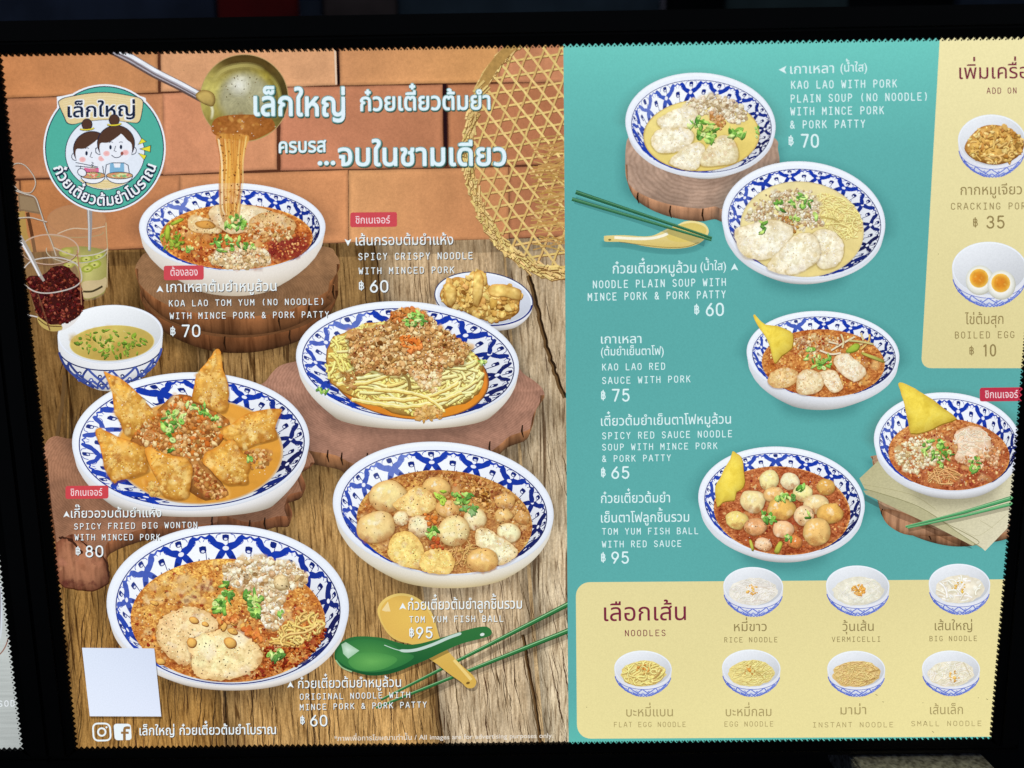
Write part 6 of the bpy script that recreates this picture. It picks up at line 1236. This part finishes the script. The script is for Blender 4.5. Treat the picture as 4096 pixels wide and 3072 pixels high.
caption('white caption of the tom yum bowl without noodle', [(T_, 'เกาเหลาต้มยำหมูล้วน', 666, 1168, 1106, 1163, 32), (L_, 'KOA LAO TOM YUM (NO NOODLE)', 676, 1225, 1297, 1217, 23), (L_, 'WITH MINCE PORK & PORK PATTY', 680, 1275, 1315, 1269, 23), (P_x, '฿ 70', 728, 1346, 800, 1345, 44, WH, (681, 702, 1340, 34))], (640, 1156, 'u', 14), shadow_=SHW)
caption('white caption of the fried wonton with minced pork', [(T_, 'เกี๊ยวอวบต้มยำแห้ง', 284, 2071, 646, 2068, 28), (L_, 'SPICY FRIED BIG WONTON', 297, 2117, 789, 2110, 22), (L_, 'WITH MINCED PORK', 300, 2160, 640, 2159, 22), (P_x, '฿ 80', 343, 2227, 412, 2226, 42, WH, (302, 322, 2218, 32))], (266, 2057, 'u', 13), shadow_=SHW)
caption('white caption of the tom yum fish ball over the yellow spoon', [(T_, 'ก๋วยเตี๋ยวต้มยำลูกชิ้นรวม', 1632, 2439, 2088, 2434, 32), (L_, 'TOM YUM FISH BALL', 1638, 2489, 2013, 2486, 23), (P_x, '฿ 95', 1666, 2551, 1729, 2551, 41, WH, (1637, 1656, 2546, 36))], (1611, 2425, 'u', 14), shadow_=(130, 104, 60))
caption('white caption of the original noodle under the spoons', [(T_, 'ก๋วยเตี๋ยวต้มยำหมูล้วน', 1192, 2753, 1604, 2747, 30), (L_, 'ORIGINAL NOODLE WITH', 1200, 2798, 1640, 2790, 22), (L_, 'MINCE PORK & PORK PATTY', 1200, 2840, 1706, 2829, 22), (P_x, '฿ 60', 1242, 2903, 1308, 2903, 41, WH, (1201, 1219, 2895, 32))], (1162, 2739, 'u', 13), shadow_=SHW)
# social line
a = Art('camera_app_icon', P, FLAT, 'white rounded square camera icon')
q = rrect([(371, 2894), (439, 2894), (444, 2961), (375, 2963)], 20, n=5); a.ribbon(q, 7, WH, closed=True); a.ribbon(ell(407, 2928, 15, 15), 7, WH, closed=True); a.ngon(ell(426, 2909, 4, 4), WH); a.build()
a = Art('letter_app_icon', P, FLAT, 'white rounded square icon with a letter f'); q = rrect([(454, 2895), (523, 2895), (527, 2960), (459, 2961)], 13, n=5); a.ngon(q, WH); c = (150, 112, 66); a.ribbon(sm([(520, 2912), (506, 2911), (498, 2918), (498, 2962)], 3, False), 11, c); a.ribbon([(484, 2931), (515, 2931)], 9, c); a.build()
a = Art('shop_name_line', P, FLAT, 'white Thai shop name beside the two app icons')
for dx, c, o_ in ((2.5, SHW, .01), (0, WH, .01)): lay_text(a, 'เล็กใหญ่ ก๋วยเตี๋ยวต้มยำโบราณ', 558+dx, 2941+dx, 1104+dx, 2936+dx, 29, c, o_)
a.build()
a = Art('disclaimer_line', P, FLAT, 'tiny white disclaimer along the bottom of the wood picture')
lay_text(a, '*ภาพเพื่อการโฆษณาเท่านั้น / All images are for advertising purposes only.', 1337, 2963, 2212, 2951, 15, (232, 224, 212), .006); a.build()
# plain white card where the code is printed
a = Art('printed_shadow', P, SOFT); a.ngon([(334, 2600), (622, 2602), (650, 2875), (364, 2874)], (30, 20, 10), .5); a.build()
a = Art('white_card', P, FLAT, 'plain white printed square above the app icons'); a.add([(328, 2591), (617, 2594), (645, 2866), (359, 2865)], [(222, 232, 250), (214, 224, 244), (226, 234, 252), (230, 238, 254)], [(0, 1, 2, 3)]); a.build()
# teal side
caption('white caption of the kao lao plain soup at the top', [(T_, 'เกาเหลา', 3161, 295, 3336, 291, 30), (T_, '(น้ำใส)', 3362, 287, 3468, 285, 27), (L_, 'KAO LAO WITH PORK', 3165, 354, 3587, 348, 29), (L_, 'PLAIN SOUP (NO NOODLE)', 3163, 409, 3712, 400, 29), (L_, 'WITH MINCE PORK', 3163, 460, 3535, 455, 29), (L_, '& PORK PATTY', 3161, 513, 3460, 509, 29), (P_x, '฿ 70', 3205, 588, 3274, 588, 49, WT, (3154, 3174, 580, 38))], (3131, 279, 'l', 16), col=WT)
caption('white caption of the noodle plain soup below the chopsticks', [(T_, 'ก๋วยเตี๋ยวหมูล้วน', 2451, 1094, 2785, 1090, 32), (T_, '(น้ำใส)', 2802, 1081, 2904, 1080, 27), (L_, 'NOODLE PLAIN SOUP WITH', 2372, 1152, 2903, 1142, 28), (L_, 'MINCE PORK & PORK PATTY', 2352, 1202, 2902, 1191, 28), (P_x, '฿ 60', 2825, 1262, 2894, 1261, 47, WT, (2777, 2797, 1255, 38))], (2938, 1068, 'u', 15), col=WT)
caption('white caption of the kao lao red sauce', [(T_, 'เกาเหลา', 2404, 1374, 2566, 1372, 28), (T_, '(ต้มยำเย็นตาโฟ)', 2404, 1422, 2655, 1419, 26), (L_, 'KAO LAO RED', 2409, 1481, 2660, 1477, 25), (L_, 'SAUCE WITH PORK', 2409, 1535, 2761, 1528, 25), (P_x, '฿ 75', 2449, 1604, 2517, 1603, 45, WT, (2404, 2422, 1597, 36))], col=WT)
caption('white caption of the spicy red sauce noodle soup', [(T_, 'เตี๋ยวต้มยำเย็นตาโฟหมูล้วน', 2404, 1703, 2924, 1694, 30), (L_, 'SPICY RED SAUCE NOODLE', 2409, 1756, 2928, 1747, 25), (L_, 'SOUP WITH MINCE PORK', 2409, 1801, 2869, 1795, 24), (L_, '& PORK PATTY', 2409, 1847, 2683, 1843, 24), (P_x, '฿ 65', 2447, 1913, 2516, 1912, 44, WT, (2404, 2422, 1906, 36))], col=WT)
caption('white caption of the tom yum fish ball with red sauce', [(T_, 'ก๋วยเตี๋ยวต้มยำ', 2404, 2012, 2680, 2009, 30), (T_, 'เย็นตาโฟลูกชิ้นรวม', 2404, 2090, 2757, 2086, 30), (L_, 'TOM YUM FISH BALL', 2409, 2138, 2793, 2135, 24), (L_, 'WITH RED SAUCE', 2409, 2189, 2725, 2186, 24), (P_x, '฿ 95', 2447, 2252, 2514, 2252, 43, WT, (2404, 2422, 2246, 36))], col=WT)
# yellow panels
def ptext(lab, items, col=OLV): return caption(lab, items, None, col)
ptext('maroon heading ADD ON with Thai words', [(T_, 'เพิ่มเครื่อง', 3837, 316, 4160, 312, 46, MAR), (L_, 'ADD ON', 3948, 374, 4066, 373, 22, MAR)], MAR)
ptext('olive caption of the cracking pork', [(T_, 'กากหมูเจียว', 3842, 780, 4088, 777, 32), (L_, 'CRACKING PORK', 3804, 838, 4128, 836, 25), (P_x, '฿ 35', 3947, 912, 4017, 911, 46, OLV, (3892, 3911, 906, 36))])
ptext('olive caption of the boiled egg', [(T_, 'ไข่ต้มสุก', 3860, 1297, 4014, 1295, 32), (L_, 'BOILED EGG', 3820, 1353, 4057, 1351, 25), (P_x, '฿ 10', 3931, 1424, 3983, 1423, 44, OLV, (3877, 3896, 1418, 34))])
ptext('maroon heading NOODLES with Thai words', [(T_, 'เลือกเส้น', 2416, 2484, 2744, 2480, 55, MAR), (L_, 'NOODLES', 2500, 2544, 2662, 2543, 23, MAR)], MAR)
O2 = (150, 134, 88); O3 = (172, 156, 104)
for s, e, tx0, tx1, ty, ex0, ex1, ey, tc, nm in (('หมี่ขาว', 'RICE NOODLE', 2936, 3067, 2525, 2897, 3110, 2569, O2, 'rice noodle'), ('วุ้นเส้น', 'VERMICELLI', 3370, 3495, 2524, 3328, 3522, 2567, O2, 'vermicelli'), ('เส้นใหญ่', 'BIG NOODLE', 3739, 3889, 2521, 3718, 3908, 2564, O2, 'big noodle'), ('บะหมี่แบน', 'FLAT EGG NOODLE', 2505, 2692, 2866, 2456, 2743, 2908, O3, 'flat egg noodle'), ('บะหมี่กลม', 'EGG NOODLE', 2903, 3086, 2865, 2898, 3093, 2906, O3, 'egg noodle'), ('มาม่า', 'INSTANT NOODLE', 3362, 3465, 2858, 3251, 3573, 2909, O3, 'instant noodle'), ('เส้นเล็ก', 'SMALL NOODLE', 3720, 3852, 2857, 3645, 3926, 2904, O3, 'small noodle')):
    ptext('olive caption of the '+nm, [(T_, s, tx0, ty, tx1, ty-1, 29, tc), (L_, e, ex0, ey, ex1, ey-1, 19, tc)])
# specks of dirt
a = Art('dust_specks', P, FLAT, None, 'stuff')
for x, y, l in ((3752, 1015, 3), (2345, 2828, 3), (3502, 2777, 8), (3530, 2806, 5), (3945, 2795, 7), (3912, 2790, 4), (3700, 2886, 6), (3728, 2925, 8), (733, 280, 3), (3690, 2810, 3)): a.ribbon([(x, y), (x+l, y+l*.6)], 2, (120, 108, 74))
a.build()
print("layers", Z_BG, Z_BOARD, Z_LEFT, Z_R, Z_TXT, CUR[0], "objects", len(bpy.data.objects))
